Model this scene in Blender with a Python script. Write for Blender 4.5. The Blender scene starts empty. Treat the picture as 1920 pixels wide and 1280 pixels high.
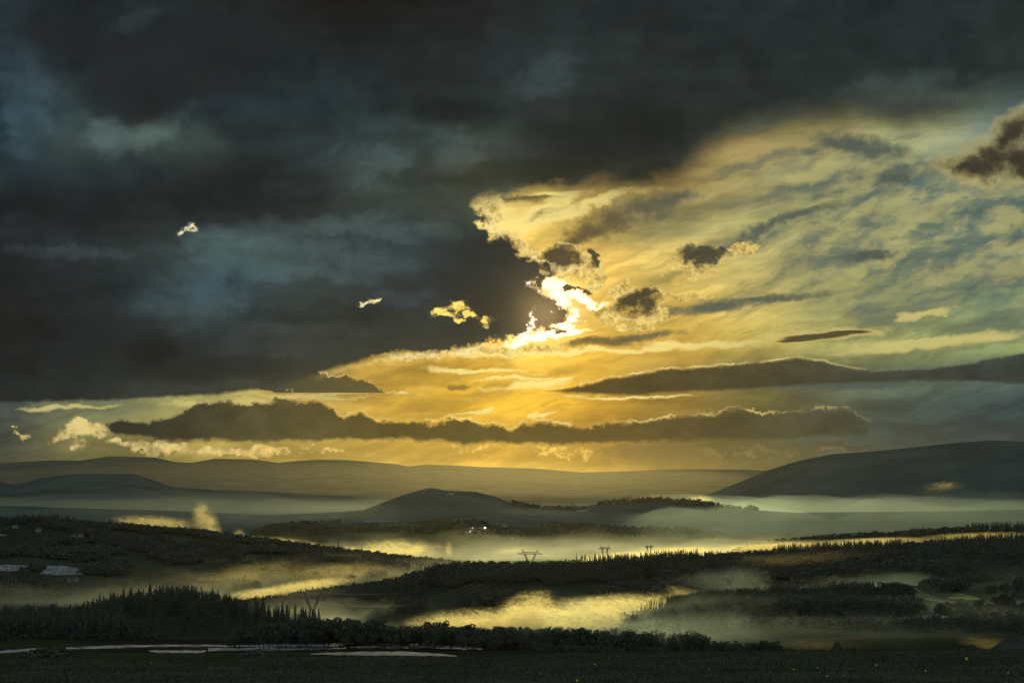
import bpy, math, random
import numpy as np
from mathutils import Vector

# ------------------------------------------------------------------ camera, sun, exposure
SC = bpy.context.scene
COL = SC.collection
F = 2954.0                 # focal length in photo pixels (1920 wide)
HZ = 900.0                 # horizon row of the photo

cam_d = bpy.data.cameras.new("camera")
cam = bpy.data.objects.new("camera", cam_d)
COL.objects.link(cam)
SC.camera = cam
cam.location = (0, 0, 0)
cam.rotation_euler = (math.radians(90), 0, 0)
cam_d.sensor_width = 36
cam_d.lens = 36 * F / 1920
cam_d.shift_y = (HZ - 640) / 1920
cam_d.clip_start = 0.5
cam_d.clip_end = 90000

SC.view_settings.view_transform = 'Standard'
SC.view_settings.look = 'None'
SC.view_settings.exposure = 0
SC.view_settings.gamma = 1
SC.render.film_transparent = False
SC.cycles.use_denoising = True
SC.cycles.max_bounces = 4
SC.cycles.volume_bounces = 0
SC.cycles.volume_max_steps = 128
SC.cycles.sample_clamp_indirect = 4

SUN_X, SUN_Y = 1004, 590
sun_az = math.atan((SUN_X - 960) / F)
sun_el = math.atan((HZ - SUN_Y) / F * math.cos(sun_az))
sd = bpy.data.lights.new("sun", 'SUN')
sun = bpy.data.objects.new("sun", sd)
COL.objects.link(sun)
SUN_E = 0.9
sd.energy = SUN_E
sd.angle = math.radians(0.5)
sd.color = (1.0, 0.85, 0.50)
sdir = Vector((math.sin(sun_az) * math.cos(sun_el), math.cos(sun_az) * math.cos(sun_el), math.sin(sun_el)))
sun.rotation_euler = sdir.to_track_quat('Z', 'Y').to_euler()

# ------------------------------------------------------------------ node helper
class G:
    def __init__(s, nt): s.nt = nt
    def node(s, t, **k):
        n = s.nt.nodes.new(t)
        for a, v in k.items(): setattr(n, a, v)
        return n
    def put(s, sock, v):
        if isinstance(v, S): s.nt.links.new(v.k, sock)
        elif isinstance(v, (int, float)):
            sock.default_value = v if sock.type == 'VALUE' else (v, v, v, 1)[:len(sock.default_value)]
        elif v is not None:
            sock.default_value = v[:len(sock.default_value)]
    def m(s, op, a, b=0.0, c=None, clamp=False):
        n = s.node('ShaderNodeMath', operation=op, use_clamp=clamp)
        s.put(n.inputs[0], a); s.put(n.inputs[1], b)
        if c is not None: s.put(n.inputs[2], c)
        return S(s, n.outputs[0])
    def vec(s, x, y, z=0.0):
        n = s.node('ShaderNodeCombineXYZ')
        s.put(n.inputs[0], x); s.put(n.inputs[1], y); s.put(n.inputs[2], z)
        return S(s, n.outputs[0])
    def noise(s, v, scale=1.0, detail=6.0, rough=0.55, dist=0.0, lac=2.0, col=False):
        n = s.node('ShaderNodeTexNoise', noise_dimensions='3D')
        s.put(n.inputs['Vector'], v)
        n.inputs['Scale'].default_value = scale; n.inputs['Detail'].default_value = detail
        n.inputs['Roughness'].default_value = rough; n.inputs['Distortion'].default_value = dist
        n.inputs['Lacunarity'].default_value = lac
        return S(s, n.outputs['Color' if col else 0])
    def sep(s, v):
        n = s.node('ShaderNodeSeparateXYZ'); s.put(n.inputs[0], v)
        return [S(s, o) for o in n.outputs]
    def sepc(s, v):
        n = s.node('ShaderNodeSeparateColor'); s.put(n.inputs[0], v)
        return [S(s, o) for o in n.outputs[:3]]
    def ss(s, x, a, b, lo=0.0, hi=1.0):          # smooth step a..b
        n = s.node('ShaderNodeMapRange', interpolation_type='SMOOTHSTEP')
        s.put(n.inputs['Value'], x)
        s.put(n.inputs['From Min'], a); s.put(n.inputs['From Max'], b)
        s.put(n.inputs['To Min'], lo); s.put(n.inputs['To Max'], hi)
        return S(s, n.outputs[0])
    def lin(s, x, a, b, lo=0.0, hi=1.0):
        n = s.node('ShaderNodeMapRange')
        s.put(n.inputs['Value'], x)
        s.put(n.inputs['From Min'], a); s.put(n.inputs['From Max'], b)
        s.put(n.inputs['To Min'], lo); s.put(n.inputs['To Max'], hi)
        return S(s, n.outputs[0])
    def curve(s, x, pts, xr=(-200.0, 2120.0), yr=(0.0, 1280.0)):
        return subgroup(s, [(x, 'F')], lambda g, x: g._curve(x, pts, xr, yr))
    def _curve(s, x, pts, xr, yr):
        n = s.node('ShaderNodeFloatCurve')
        c = n.mapping.curves[0]
        P = [((a - xr[0]) / (xr[1] - xr[0]), (b - yr[0]) / (yr[1] - yr[0])) for a, b in pts]
        P[0] = (0.0, P[0][1]); P[-1] = (1.0, P[-1][1])
        c.points[0].location = P[0]; c.points[-1].location = P[-1]
        for p in P[1:-1]: c.points.new(*p)
        for p in c.points: p.handle_type = 'VECTOR'
        n.mapping.update()
        s.put(n.inputs['Value'], s.lin(x, xr[0], xr[1]))
        return S(s, n.outputs[0]) * (yr[1] - yr[0]) + yr[0]
    def mix(s, f, a, b, mode='MIX'):
        n = s.node('ShaderNodeMix', data_type='RGBA', blend_type=mode, clamp_factor=True)
        s.put(n.inputs[0], f); s.put(n.inputs[6], a); s.put(n.inputs[7], b)
        return S(s, n.outputs[2])
    def ramp(s, f, stops, interp='EASE'):
        n = s.node('ShaderNodeValToRGB')
        cr = n.color_ramp; cr.interpolation = interp
        cr.elements[0].position = stops[0][0]; cr.elements[0].color = stops[0][1]
        cr.elements[1].position = stops[-1][0]; cr.elements[1].color = stops[-1][1]
        for p, c in stops[1:-1]:
            e = cr.elements.new(p); e.color = c
        s.put(n.inputs[0], f)
        return S(s, n.outputs[0])
    def vscale(s, v, k):                         # colour times a number
        n = s.node('ShaderNodeHueSaturation')
        s.put(n.inputs['Value'], k); s.put(n.inputs['Color'], v)
        return S(s, n.outputs[0])
    def addc(s, a, c, k):                        # a + c * k
        return s.mix(k, a, c, 'ADD')

def subgroup(g, nin, build):
    """run build(g2, *inputs) inside a small node group; returns its output in g"""
    t = bpy.data.node_groups.new("grp", 'ShaderNodeTree')
    g2 = G(t)
    for i, v in enumerate(nin):
        t.interface.new_socket("i%d" % i, in_out='INPUT', socket_type='NodeSocketVector' if v[1] == 'V' else 'NodeSocketFloat')
    gi = t.nodes.new('NodeGroupInput')
    r = build(g2, *[S(g2, gi.outputs[i]) for i in range(len(nin))])
    t.interface.new_socket("o", in_out='OUTPUT', socket_type='NodeSocketColor' if r.k.type == 'RGBA' else ('NodeSocketVector' if r.k.type == 'VECTOR' else 'NodeSocketFloat'))
    go = t.nodes.new('NodeGroupOutput')
    t.links.new(r.k, go.inputs[0])
    n = g.nt.nodes.new('ShaderNodeGroup'); n.node_tree = t
    for i, v in enumerate(nin): g.put(n.inputs[i], v[0])
    return S(g, n.outputs[0])

class S:
    def __init__(s, g, k): s.g = g; s.k = k
    def __add__(a, b): return a.g.m('ADD', a, b)
    __radd__ = __add__
    def __sub__(a, b): return a.g.m('SUBTRACT', a, b)
    def __rsub__(a, b): return a.g.m('SUBTRACT', b, a)
    def __mul__(a, b): return a.g.m('MULTIPLY', a, b)
    __rmul__ = __mul__
    def __truediv__(a, b): return a.g.m('DIVIDE', a, b)
    def __rtruediv__(a, b): return a.g.m('DIVIDE', b, a)
    def mn(a, b): return a.g.m('MINIMUM', a, b)
    def mx(a, b): return a.g.m('MAXIMUM', a, b)

def lin1(v):
    v /= 255.0
    return v / 12.92 if v <= 0.04045 else ((v + 0.055) / 1.055) ** 2.4
def rgb(r, g=None, b=None):
    if g is None: r, g, b = r
    return (lin1(r), lin1(g), lin1(b), 1.0)

# ------------------------------------------------------------------ sky: sunset cloud deck in the world shader
def build_world():
    W = bpy.data.worlds.new("World"); SC.world = W
    W.use_nodes = True
    nt = W.node_tree; nt.nodes.clear()
    g = G(nt)
    tc = g.node('ShaderNodeTexCoord')
    dx, dy, dz = g.sep(S(g, tc.outputs['Generated']))
    hor = g.m('SQRT', dx * dx + dy * dy).mx(1e-4)
    az = g.m('ARCTAN2', dx, dy)
    te = dz / hor
    azc = az.mx(-0.7).mn(0.7)
    X = g.m('TANGENT', azc) * F + 960.0
    Y = HZ - te / g.m('COSINE', azc) * F
    Y = Y.mx(-2500.0)
    P = g.vec(X, Y, 1.0)
    # noise fields
    wl = g.sepc(g.noise(g.vec(X * 0.75, Y), 1 / 260.0, 5.0, 0.55, col=True))
    ws = g.sepc(g.noise(g.vec(X * 0.8, Y, 700), 1 / 60.0, 6.0, 0.6, col=True))
    # streaky noise: sheared towards the upper right
    YS = Y + (X - 1000.0) * 0.24
    st = g.noise(g.vec(X * 0.16 + (wl[0] - .5) * 60.0, YS + (wl[1] - 0.5) * 150.0, 300), 1 / 46.0, 8.0, 0.6)
    st2 = g.noise(g.vec(X * 0.10, Y + (wl[0] - 0.5) * 40.0, 900), 1 / 26.0, 5.0, 0.55)
    puff = g.noise(g.vec(X * 0.8 + (ws[0] - .5) * 50.0, Y + (ws[1] - .5) * 50.0, 100), 1 / 46.0, 9.0, 0.60)
    pf = (puff - 0.5)
    fine = g.noise(g.vec(X + (ws[1] - .5) * 24.0, Y + (ws[2] - .5) * 24.0, 150), 1 / 13.0, 6.0, 0.65) - 0.5
    fc = g.sepc(g.noise(g.vec(X, Y, 420), 1 / 17.0, 4.0, 0.6, col=True))
    PW = g.vec(X + (ws[0] - .5) * 110.0 + (fc[0] - .5) * 26.0, Y + (ws[1] - .5) * 70.0 + (fc[1] - .5) * 20.0, 1.0)
    PS = g.vec(X + (ws[0] - .5) * 190.0 + (fc[0] - .5) * 14.0 + (wl[0] - .5) * 120.0, Y + (ws[1] - .5) * 26.0 + (st - .5) * 34.0 + (fc[1] - .5) * 5.0, 1.0)
    PL = g.vec(X, Y + (ws[1] - .5) * 12.0 + (fc[1] - .5) * 3.0, 1.0)
    big = g.noise(g.vec(X * 0.6, Y * 1.1, 40), 1 / 190.0, 6.0, 0.5) - 0.5

    def lattice(cols, rows, x, y):
        def b(g, x, y):
            out = None
            ys = [r[0] for r in rows]
            fx = g.lin(x, -200.0, 2120.0)
            for i, (yy, cs) in enumerate(rows):
                col = g.ramp(fx, [((c + 200.0) / 2320.0, rgb(v)) for c, v in zip(cols, cs)], 'EASE')
                out = col if out is None else g.mix(g.ss(y, ys[i - 1], ys[i]), out, col)
            return out
        return subgroup(g, [(x, 'F'), (y, 'F')], b)

    # veil: the lit high cloud sheet behind everything
    vc = [0, 200, 400, 600, 750, 900, 1000, 1100, 1250, 1400, 1550, 1700, 1920]
    d = (70, 74, 60)
    vr = [
     (190, [d]*6 + [d, d, (80,80,60), (100,95,65), (125,115,70), (140,135,85), (80,92,85)]),
     (270, [d]*6 + [d, (100,92,62), (140,120,68), (176,152,92), (172,152,94), (196,184,124), (112,124,108)]),
     (340, [d]*5 + [(150,130,75), (175,150,78), (150,125,70), (148,128,76), (160,146,92), (156,150,100), (126,136,112), (112,128,114)]),
     (420, [d]*5 + [(245,215,125), (228,195,100), (165,142,76), (135,128,84), (176,166,106), (160,156,106), (142,148,108), (122,136,112)]),
     (500, [d]*5 + [(210,170,80), (215,170,75), (235,190,90), (212,184,98), (196,176,102), (174,164,102), (152,150,100), (126,136,106)]),
     (580, [d]*5 + [(230,180,80), (255,235,195), (240,195,90), (196,164,78), (206,180,98), (158,150,92), (134,138,94), (132,142,100)]),
     (645, [d]*4 + [(160,130,62), (225,175,68), (255,215,90), (220,172,58), (185,148,62), (175,152,75), (180,168,96), (168,165,98), (158,160,98)]),
     (700, [(80,90,75)]*3 + [(115,98,52), (195,155,62), (205,160,55), (228,178,62), (205,160,55), (160,132,60), (115,108,68), (108,108,76), (102,107,82), (92,102,82)]),
     (760, [(70,80,75),(110,116,86),(160,152,90),(212,175,85),(200,158,62),(212,165,52),(220,170,50),(205,155,48),(148,118,52),(108,98,58),(86,87,64),(72,80,68),(62,72,68)]),
     (825, [(60,66,60),(115,110,68),(185,162,85),(195,165,80),(210,168,72),(208,162,62),(200,154,58),(172,132,55),(112,98,55),(88,84,54),(72,76,62),(62,70,62),(58,66,62)]),
     (875, [(60,66,54),(88,90,58),(130,118,62),(172,145,68),(190,152,64),(200,152,55),(185,142,52),(162,122,48),(122,102,52),(82,78,50),(66,71,58),(58,66,60),(54,62,58)]),
    ]
    veil = lattice(vc, vr, X + (st - .5) * 100.0 + (wl[0] - .5) * 90.0, Y + (wl[1] - .5) * 60.0 + (ws[0] - .5) * 18.0 + (st2 - .5) * 26.0)
    # streak modulation
    k = g.ss(st, 0.32, 0.68, 0.72, 1.32)
    k = k * g.ss(st2, 0.3, 0.7, 0.86, 1.15)
    kk = k * g.lin(pf, -0.25, 0.25, 0.85, 1.15)
    veil = g.vscale(veil, kk)
    veil = g.mix(g.ss(st, 0.54, 0.36) * g.ss(X, 1080, 1450) * g.ss(Y, 720, 560) * 0.6, veil, rgb(98, 108, 94))
    veil = g.mix(g.ss(X, 1250, 1750), veil, (0.80, 0.93, 1.06, 1), 'MULTIPLY')
    # altocumulus texture upper right
    ac = g.ss(X, 1330, 1560) * g.ss(Y, 230, 330) * g.ss(Y, 640, 470)
    acn = g.ss(g.noise(g.vec(X * 0.55 + Y * 0.3 + (ws[0] - .5) * 40, Y + (ws[1] - .5) * 30.0 + X * .1, 55), 1 / 34.0, 5.0, 0.6), 0.36, 0.64)
    veil = g.mix(ac * 0.75, veil, g.mix(acn, rgb(78, 96, 92), rgb(172, 165, 108)))
    # gaussian sun glow on the veil
    gx = (X - SUN_X - 20) / 150.0; gy = (Y - SUN_Y) / 110.0
    r2 = gx * gx + gy * gy
    glow = 1.0 / (1.0 + r2 * 1.3)
    gl2 = glow * glow
    veil = g.addc(veil, (1.0, 0.62, 0.16, 1), gl2 * 0.30)
    # vertical shafts low over the horizon
    def many(L, PP=None):
        def b(g, p):
            o = None
            for e in L:
                cx, cy, a_, b_ = e[:4]; rot = e[4] if len(e) > 4 else 0.0
                c, sn = math.cos(math.radians(rot)), math.sin(math.radians(rot))
                uv = []
                for kx, ky, w in ((c, -sn, a_), (sn, c, b_)):
                    d = g.node('ShaderNodeVectorMath', operation='DOT_PRODUCT')
                    g.put(d.inputs[0], p)
                    d.inputs[1].default_value = (kx / w, ky / w, -(cx * kx + cy * ky) / w)
                    uv.append(S(g, d.outputs['Value']))
                q = g.m('MULTIPLY_ADD', uv[0], uv[0], uv[1] * uv[1])
                o = q if o is None else o.mn(q)
            return 1.0 - o
        return subgroup(g, [(PW if PP is None else PP, 'V')], b)
    def ell(*e): return many([e])
    # soft slate streaks in the veil (diagonal)
    soft = many([(1130, 425, 110, 24, 26), (1230, 388, 80, 22, 14), (1060, 462, 60, 15, 22), (1430, 432, 85, 13, 30), (1650, 330, 70, 17, 6),
                 (1620, 482, 60, 9, 0), (1500, 400, 60, 12, 20), (1330, 575, 110, 12, 8), (1260, 585, 60, 10, 10),
                 (1150, 640, 120, 9, 6), (1620, 275, 110, 18, -8), (1040, 405, 60, 7, 12), (985, 372, 60, 8, 0), (1420, 560, 130, 8, 4), (1560, 720, 260, 12, 0)], PS) + pf * 2.0 + (st - .5) * 1.6
    sc = g.mix(g.ss(X, 1050, 1350), rgb(92, 78, 52), rgb(76, 88, 80))
    soft = soft + (fine) * 1.2
    veil = g.mix(g.ss(soft, -0.7, 1.15, 0, 0.95), veil, sc)
    # thin bright streaks
    br = many([(1090, 659, 330, 5, 1.5), (800, 662, 130, 4, 3), (985, 722, 70, 9, 4), (1030, 712, 55, 5, 6), (960, 708, 50, 4, 3),
               (600, 742, 170, 5, 0), (400, 757, 140, 6, 3), (1180, 742, 130, 3, 1), (870, 775, 40, 5, 8), (1000, 778, 35, 4, 10),
               (1760, 640, 190, 12, 7), (1740, 590, 60, 9, 10), (1570, 625, 130, 13, 4), (870, 690, 110, 5, -3), (140, 762, 110, 4, 2),
               (1000, 400, 110, 16, 20), (930, 395, 22, 32, 0), (1090, 395, 150, 12, 18), (1040, 362, 70, 5, 4), (1300, 650, 140, 8, 2)], PS) + pf * 1.6 + (st2 - .5) * 2.4
    brc = g.mix(g.ss(r2, 0.0, 9.0), rgb(255, 232, 140), rgb(205, 192, 118))
    veil = g.mix(g.ss(br + fine * .8, -0.5, 1.1, 0, 0.85), veil, brc)
    # small cream cumulus low on the left and along the horizon
    cu = many([(150, 812, 46, 18), (115, 822, 26, 10), (190, 806, 30, 12), (48, 822, 9, 6), (36, 812, 7, 5), (300, 842, 60, 9), (250, 835, 60, 8), (430, 846, 90, 8, 2), (530, 852, 70, 6),
               (890, 838, 60, 6), (1010, 840, 60, 5), (620, 845, 80, 5), (1070, 852, 80, 5), (1360, 852, 90, 8), (1480, 846, 80, 7)]) + pf * 3.4 + fine * 1.6
    cuc = g.mix(g.ss(X, 200, 900), rgb(222, 198, 128), rgb(235, 190, 88))
    cuc = g.mix(g.ss(X, 1050, 1350), cuc, rgb(112, 104, 68))
    cuc = g.vscale(cuc, g.ss(fine * 1.2 + pf * 1.4 + (ws[1] - .5) * 1.2, -0.35, 0.40, 0.34, 1.12))
    veil = g.mix(g.ss(cu, -0.25, 0.8, 0, 0.92), veil, cuc)
    far = many([(1180, 848, 70, 16, 0), (1250, 852, 90, 16), (1760, 812, 110, 18), (1860, 800, 70, 16), (1520, 838, 160, 9), (880, 722, 24, 8, 6), (860, 728, 14, 4)]) + pf * 2.2
    veil = g.mix(g.ss(far, -0.4, 0.9, 0, 0.8), veil, g.mix(g.ss(X, 1000, 1800), rgb(120, 98, 52), rgb(52, 60, 58)))

    # ---------------- dark cloud deck
    dc = [0, 150, 300, 450, 600, 750, 900, 1050, 1200, 1400, 1600, 1750, 1920]
    dr = [
     (-300, [(70,78,80)]*13),
     (0,   [(46,55,59),(38,43,46),(39,45,47),(34,36,37),(34,31,30),(34,32,31),(37,37,37),(41,47,48),(38,44,46),(42,50,52),(40,47,48),(42,50,50),(40,46,46)]),
     (110, [(44,56,62),(36,41,44),(42,50,52),(36,42,44),(37,43,45),(38,45,47),(38,44,47),(42,50,52),(42,49,50),(40,47,48),(40,47,47),(42,50,50),(52,59,57)]),
     (200, [(42,56,64),(50,62,64),(33,37,39),(46,58,64),(40,52,58),(38,46,49),(40,49,51),(46,54,55),(40,46,47),(46,54,52),(50,56,52),(56,62,56),(48,52,48)]),
     (265, [(42,56,62),(66,78,76),(70,82,78),(42,50,52),(42,52,56),(52,65,66),(64,74,70),(44,50,50),(42,47,46),(52,58,52),(80,80,60),(80,80,60),(60,60,54)]),
     (335, [(44,56,60),(48,58,62),(42,49,51),(40,46,48),(40,47,49),(54,64,62),(66,72,62),(47,49,46),(47,48,44),(66,62,48),(80,80,60),(80,80,60),(60,60,54)]),
     (395, [(37,40,42),(37,40,42),(38,42,44),(42,48,50),(46,52,54),(64,74,68),(72,80,68),(60,62,50),(60,60,48),(60,62,52),(60,62,52),(60,62,52),(60,62,52)]),
     (460, [(38,42,44),(42,48,50),(54,64,64),(62,78,78),(56,68,68),(58,72,72),(50,62,62),(46,50,46),(50,56,50),(50,56,50),(50,56,50),(50,56,50),(50,56,50)]),
     (530, [(35,37,38),(38,44,47),(46,58,62),(50,66,72),(54,67,67),(48,58,60),(42,48,48),(45,46,40),(50,50,42),(50,50,42),(50,50,42),(50,50,42),(50,50,42)]),
     (600, [(36,36,36),(36,40,42),(42,50,53),(44,55,59),(50,60,60),(48,58,60),(46,54,52),(52,48,36),(50,50,42),(50,50,42),(50,50,42),(50,50,42),(50,50,42)]),
     (670, [(34,37,38),(36,41,43),(36,41,43),(44,50,52),(50,55,55),(56,60,55),(64,62,50),(80,72,50),(80,72,50),(80,72,50),(80,72,50),(80,72,50),(80,72,50)]),
     (735, [(38,42,43),(42,47,46),(50,55,52),(56,58,52),(66,64,52),(90,78,48),(90,78,48),(80,72,50),(80,72,50),(80,72,50),(80,72,50),(80,72,50),(80,72,50)]),
    ]
    deckc = lattice(dc, dr, X + (wl[1] - .5) * 190.0 + (ws[1] - .5) * 50.0, Y + (wl[2] - .5) * 120.0 + (ws[2] - .5) * 30.0)
    dk = g.lin(big, -0.3, 0.3, 0.60, 1.42) * g.lin(pf, -0.3, 0.3, 0.74, 1.26) * g.lin(st2, 0.2, 0.8, 0.84, 1.16) * g.lin(ws[2], .2, .8, .82, 1.18)
    deckc = g.vscale(deckc, dk)
    deckc = g.mix(1.0, deckc, (0.88, 0.97, 0.98, 1), 'MULTIPLY')
    deckc = g.mix(g.ss(g.m('ABSOLUTE', X - 930.0), 420.0, 60.0) * g.ss(Y, 330.0, 500.0), deckc, (0.62, 0.76, 1.0, 1), 'MULTIPLY')
    lightp = many([(200, 250, 46, 40, 30), (265, 262, 60, 26, 20), (50, 200, 50, 90), (330, 215, 50, 24, 25), (640, 320, 150, 40, 12), (560, 425, 200, 22, 6), (860, 285, 50, 46, 30), (500, 480, 130, 46),
                   (360, 560, 90, 60), (760, 430, 110, 20), (245, 45, 60, 16, 20), (1700, 170, 130, 36, 4), (1010, 150, 80, 30, 20), (700, 500, 90, 30), (130, 470, 110, 12), (760, 560, 60, 20)]) + big * 1.6 + pf * 2.4 + fine * .7
    deckc = g.vscale(deckc, g.ss(lightp, -0.7, 1.0, 0.84, 1.36))
    darkp = many([(960, 320, 150, 30, 6), (1240, 325, 60, 24), (860, 215, 90, 30, -10), (300, 660, 60, 40, -20), (500, 350, 140, 50), (420, 370, 180, 30, -4), (1120, 240, 180, 60), (900, 470, 90, 40), (930, 580, 90, 40), (620, 590, 160, 20), (430, 690, 170, 24)]) + big * 1.6 + pf * 2.4 + fine * .7
    deckc = g.vscale(deckc, g.ss(darkp, -0.6, 0.9, 1.08, 0.74))
    # the dark lobe upper left
    lobe = many([(250, 175, 95, 55, -8), (140, 70, 110, 40, -15), (330, 90, 160, 60), (350, 130, 140, 70)]) + big * 2.6 + pf * 1.6
    deckc = g.mix(g.ss(lobe, -0.5, 0.7, 0, 0.8), deckc, rgb(34, 38, 40))
    yt = g.curve(X, [(-200, 420), (870, 420), (892, 388), (960, 360), (1100, 348), (1200, 354), (1250, 346), (1290, 318), (1320, 296), (1360, 270), (1450, 246), (1600, 218), (1700, 246), (1800, 214), (1860, 180), (2120, 150)])
    topf = (yt - Y) / 60.0 + pf * 1.0 + big * 0.9 + (st - .5) * 0.9
    soft_w = g.ss(X, 1000, 1300)                     # softer edge to the right
    topm = g.ss(topf, g.lin(soft_w, 0, 1, -0.25, -0.7), g.lin(soft_w, 0, 1, 0.30, 0.75))
    xr = g.curve(Y, [(0, 870), (380, 876), (400, 898), (430, 918), (450, 945), (480, 985), (500, 1025), (520, 1004), (540, 1016), (556, 1046), (580, 1062), (600, 1062), (614, 1050), (625, 1200), (1280, 1200)], (0.0, 1280.0), (0.0, 1280.0))
    yb = g.curve(X, [(-200, 757), (0, 757), (200, 752), (400, 742), (520, 728), (600, 700), (645, 684), (740, 664), (860, 656), (900, 645), (960, 632), (1005, 624), (1040, 612), (1060, 600), (2120, 600)])
    midf = ((xr - X + (fc[0] - .5) * 60.0) / 44.0).mn((yb - Y + (fc[1] - .5) * 10.0) / 20.0)
    rag = g.ss(X, 560, 900)                          # ragged towards the sun, clean on the left
    midn = midf + (pf * 2.6 + fine * 1.6) * g.lin(rag, 0, 1, 0.10, 1.0)
    midm = g.ss(midn, -0.12, 0.35)
    # lens under the deck tip
    lensf = (ell(560, 716, 190, 24, -8) + pf * 0.3).mn((737.0 - Y) / 9.0)
    lensm = g.ss(lensf, -0.02, 0.22)
    lx = g.mix(g.ss(X, 450, 740), rgb(66, 66, 54), rgb(92, 82, 50))
    # rim light, strongest near the sun
    prox = 1.0 / (1.0 + r2 * 0.55)
    rimn = g.ss(g.noise(g.vec(X, Y * .6, 61), 1 / 55.0, 4.0, .6), .38, .62, 0.05, 1.0)
    def rim(base, f, w0, w1, amt):
        e = g.ss(f, w0 - w1, w0) * g.ss(f, w0 + w1 * .6, w0) * rimn
        return g.mix(e * amt, base, g.mix(prox, rgb(235, 205, 120), rgb(255, 240, 185)))
    sky = veil
    sky = rim(sky, lensf, -0.02, 0.22, g.ss(X, 520, 640) * 0.8)
    sky = g.mix(lensm, sky, lx)
    # blinding white gap around the sun
    gap = many([(1048, 572, 26, 46, 0), (1075, 552, 40, 14, -20), (1000, 634, 62, 11, 8), (1062, 610, 30, 14, 0), (1085, 592, 9, 12), (1035, 540, 20, 12), (1110, 566, 46, 7, -8), (1050, 626, 60, 8, 3)]) + pf * 1.6 + fine * 0.9
    sky = g.mix(g.ss(gap, -0.9, 0.25, 0, 0.75), sky, rgb(255, 205, 90))
    sky = g.addc(sky, (1.0, 0.93, 0.80, 1), g.ss(gap, 0.0, 0.6))
    # lit crumbly cloud to the right of the gap
    lit = many([(1150, 585, 40, 20, -10), (1085, 500, 40, 34, -30), (960, 462, 60, 16, -32), (1280, 552, 60, 9, -8), (1110, 530, 26, 22, 0), (925, 400, 24, 30, 20), (1170, 545, 22, 22), (1230, 590, 40, 10, 20), (1180, 615, 50, 7, 3), (985, 655, 90, 9, 2), (900, 655, 60, 8, 6), (780, 668, 60, 7, 2), (1310, 505, 60, 8, 0), (1395, 465, 26, 14)]) + pf * 3.0 + fine * 2.6
    litc = g.mix(g.ss(fine, -0.22, 0.14), rgb(140, 108, 46), g.mix(prox, rgb(225, 196, 112), rgb(255, 225, 130)))
    sky = g.mix(g.ss(lit, -0.15, 0.55, 0, 0.9), sky, litc)
    # dark puffs
    pd = many([(1045, 488, 44, 22, 6), (1112, 484, 11, 18, -20), (1060, 548, 16, 9, 25), (1105, 547, 20, 5, -12), (1080, 543, 8, 5), (1050, 622, 22, 5, 0), (1200, 566, 44, 24, 12), (1225, 550, 24, 12), (1312, 480, 42, 18, 4), (1355, 468, 14, 9, 20),
               (935, 452, 28, 11, -22), (1012, 515, 30, 16, 0)]) + pf * 3.0 + fine * 1.8
    sky = rim(sky, pd, -0.35, 0.5, 0.55 * g.ss(X, 1400, 1100))
    sky = g.mix(g.ss(pd, -0.35, 0.75), sky, g.vscale(g.mix(prox, rgb(72, 70, 58), rgb(62, 52, 32)), g.lin(fine + pf, -.35, .35, .65, 1.5)))
    # deck on top of those
    sky = rim(sky, midn, -0.28, 0.42, g.ss(X, 560, 760) * 0.85)
    sky = rim(sky, topf, -0.5, 0.6, 0.22 * g.ss(X, 860, 960) * g.ss(X, 1300, 1000))
    dm = midm.mx(topm)
    sky = g.mix(dm, sky, deckc)
    # windows of light burnt into the deck
    hole = many([(838, 590, 15, 8, 10), (862, 577, 15, 8, 20), (882, 590, 15, 7, -10), (856, 599, 13, 5, 5), (914, 605, 12, 6, 10), (680, 564, 12, 5, 8), (698, 560, 12, 5, 0), (350, 438, 11, 5, 16), (369, 429, 10, 7, 30), (998, 604, 8, 24, 4), (990, 622, 16, 7, 20), (985, 534, 6, 5), (1003, 598, 5, 6)]) + pf * 3.0 + fine * 4.6
    hb = g.ss(hole, -1.6, 0.4)
    sky = g.addc(sky, g.mix(g.ss(X, 400, 800), rgb(120, 135, 120), rgb(150, 125, 70)), hb * 0.35)
    hc = g.mix(g.ss(X, 640, 820), rgb(240, 228, 180), rgb(255, 225, 110))
    hc = g.vscale(hc, g.ss(fine * 1.6 + pf * 1.0, -0.22, 0.20, 0.42, 1.10))
    sky = g.mix(g.ss(hole, -0.15, 0.75), sky, g.mix(g.ss(X, 940, 980), hc, (1.0, 0.86, 0.72, 1)))
    # ---------------- long stratocumulus bands
    def band(sky, top, bot, x0, x1, cols, nt_, nb_, rimamt, edge=7.0):
        t = g.curve(X, top); b = g.curve(X, bot)
        n = pf * nt_ + fine * nt_ * 0.5
        f = ((Y - t) / edge + n).mn((b - Y) / (edge * 1.3) + n * nb_).mn((X - x0) / 14.0 + n).mn((x1 - X) / 30.0 + n)
        sky = rim(sky, (Y - t) / edge + n, -0.15, 0.62, rimamt * g.ss(b - Y, 1.0, 5.0) * g.ss(X, x0, x0 + 25.0) * g.ss(X, x1 + 20.0, x1 - 60.0))
        c = g.ramp(g.lin(X, -200.0, 2120.0), [((x + 200.0) / 2320.0, rgb(v)) for x, v in cols], 'LINEAR')
        c = g.vscale(c, g.lin(pf + (ws[1] - .5) * .5, -0.3, 0.3, 0.60, 1.42) * g.lin((Y - t) / (b - t).mx(4.0), 0.0, 1.0, 1.10, 0.90) * g.lin(big, -.3, .3, .9, 1.1) * g.ss(g.m('ABSOLUTE', X - 960.0), 150.0, 700.0, 0.46, 0.90))
        return g.mix(g.ss(f, -0.15, 0.9), sky, c)
    proxx = g.m('ABSOLUTE', X - 1120.0)
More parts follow.
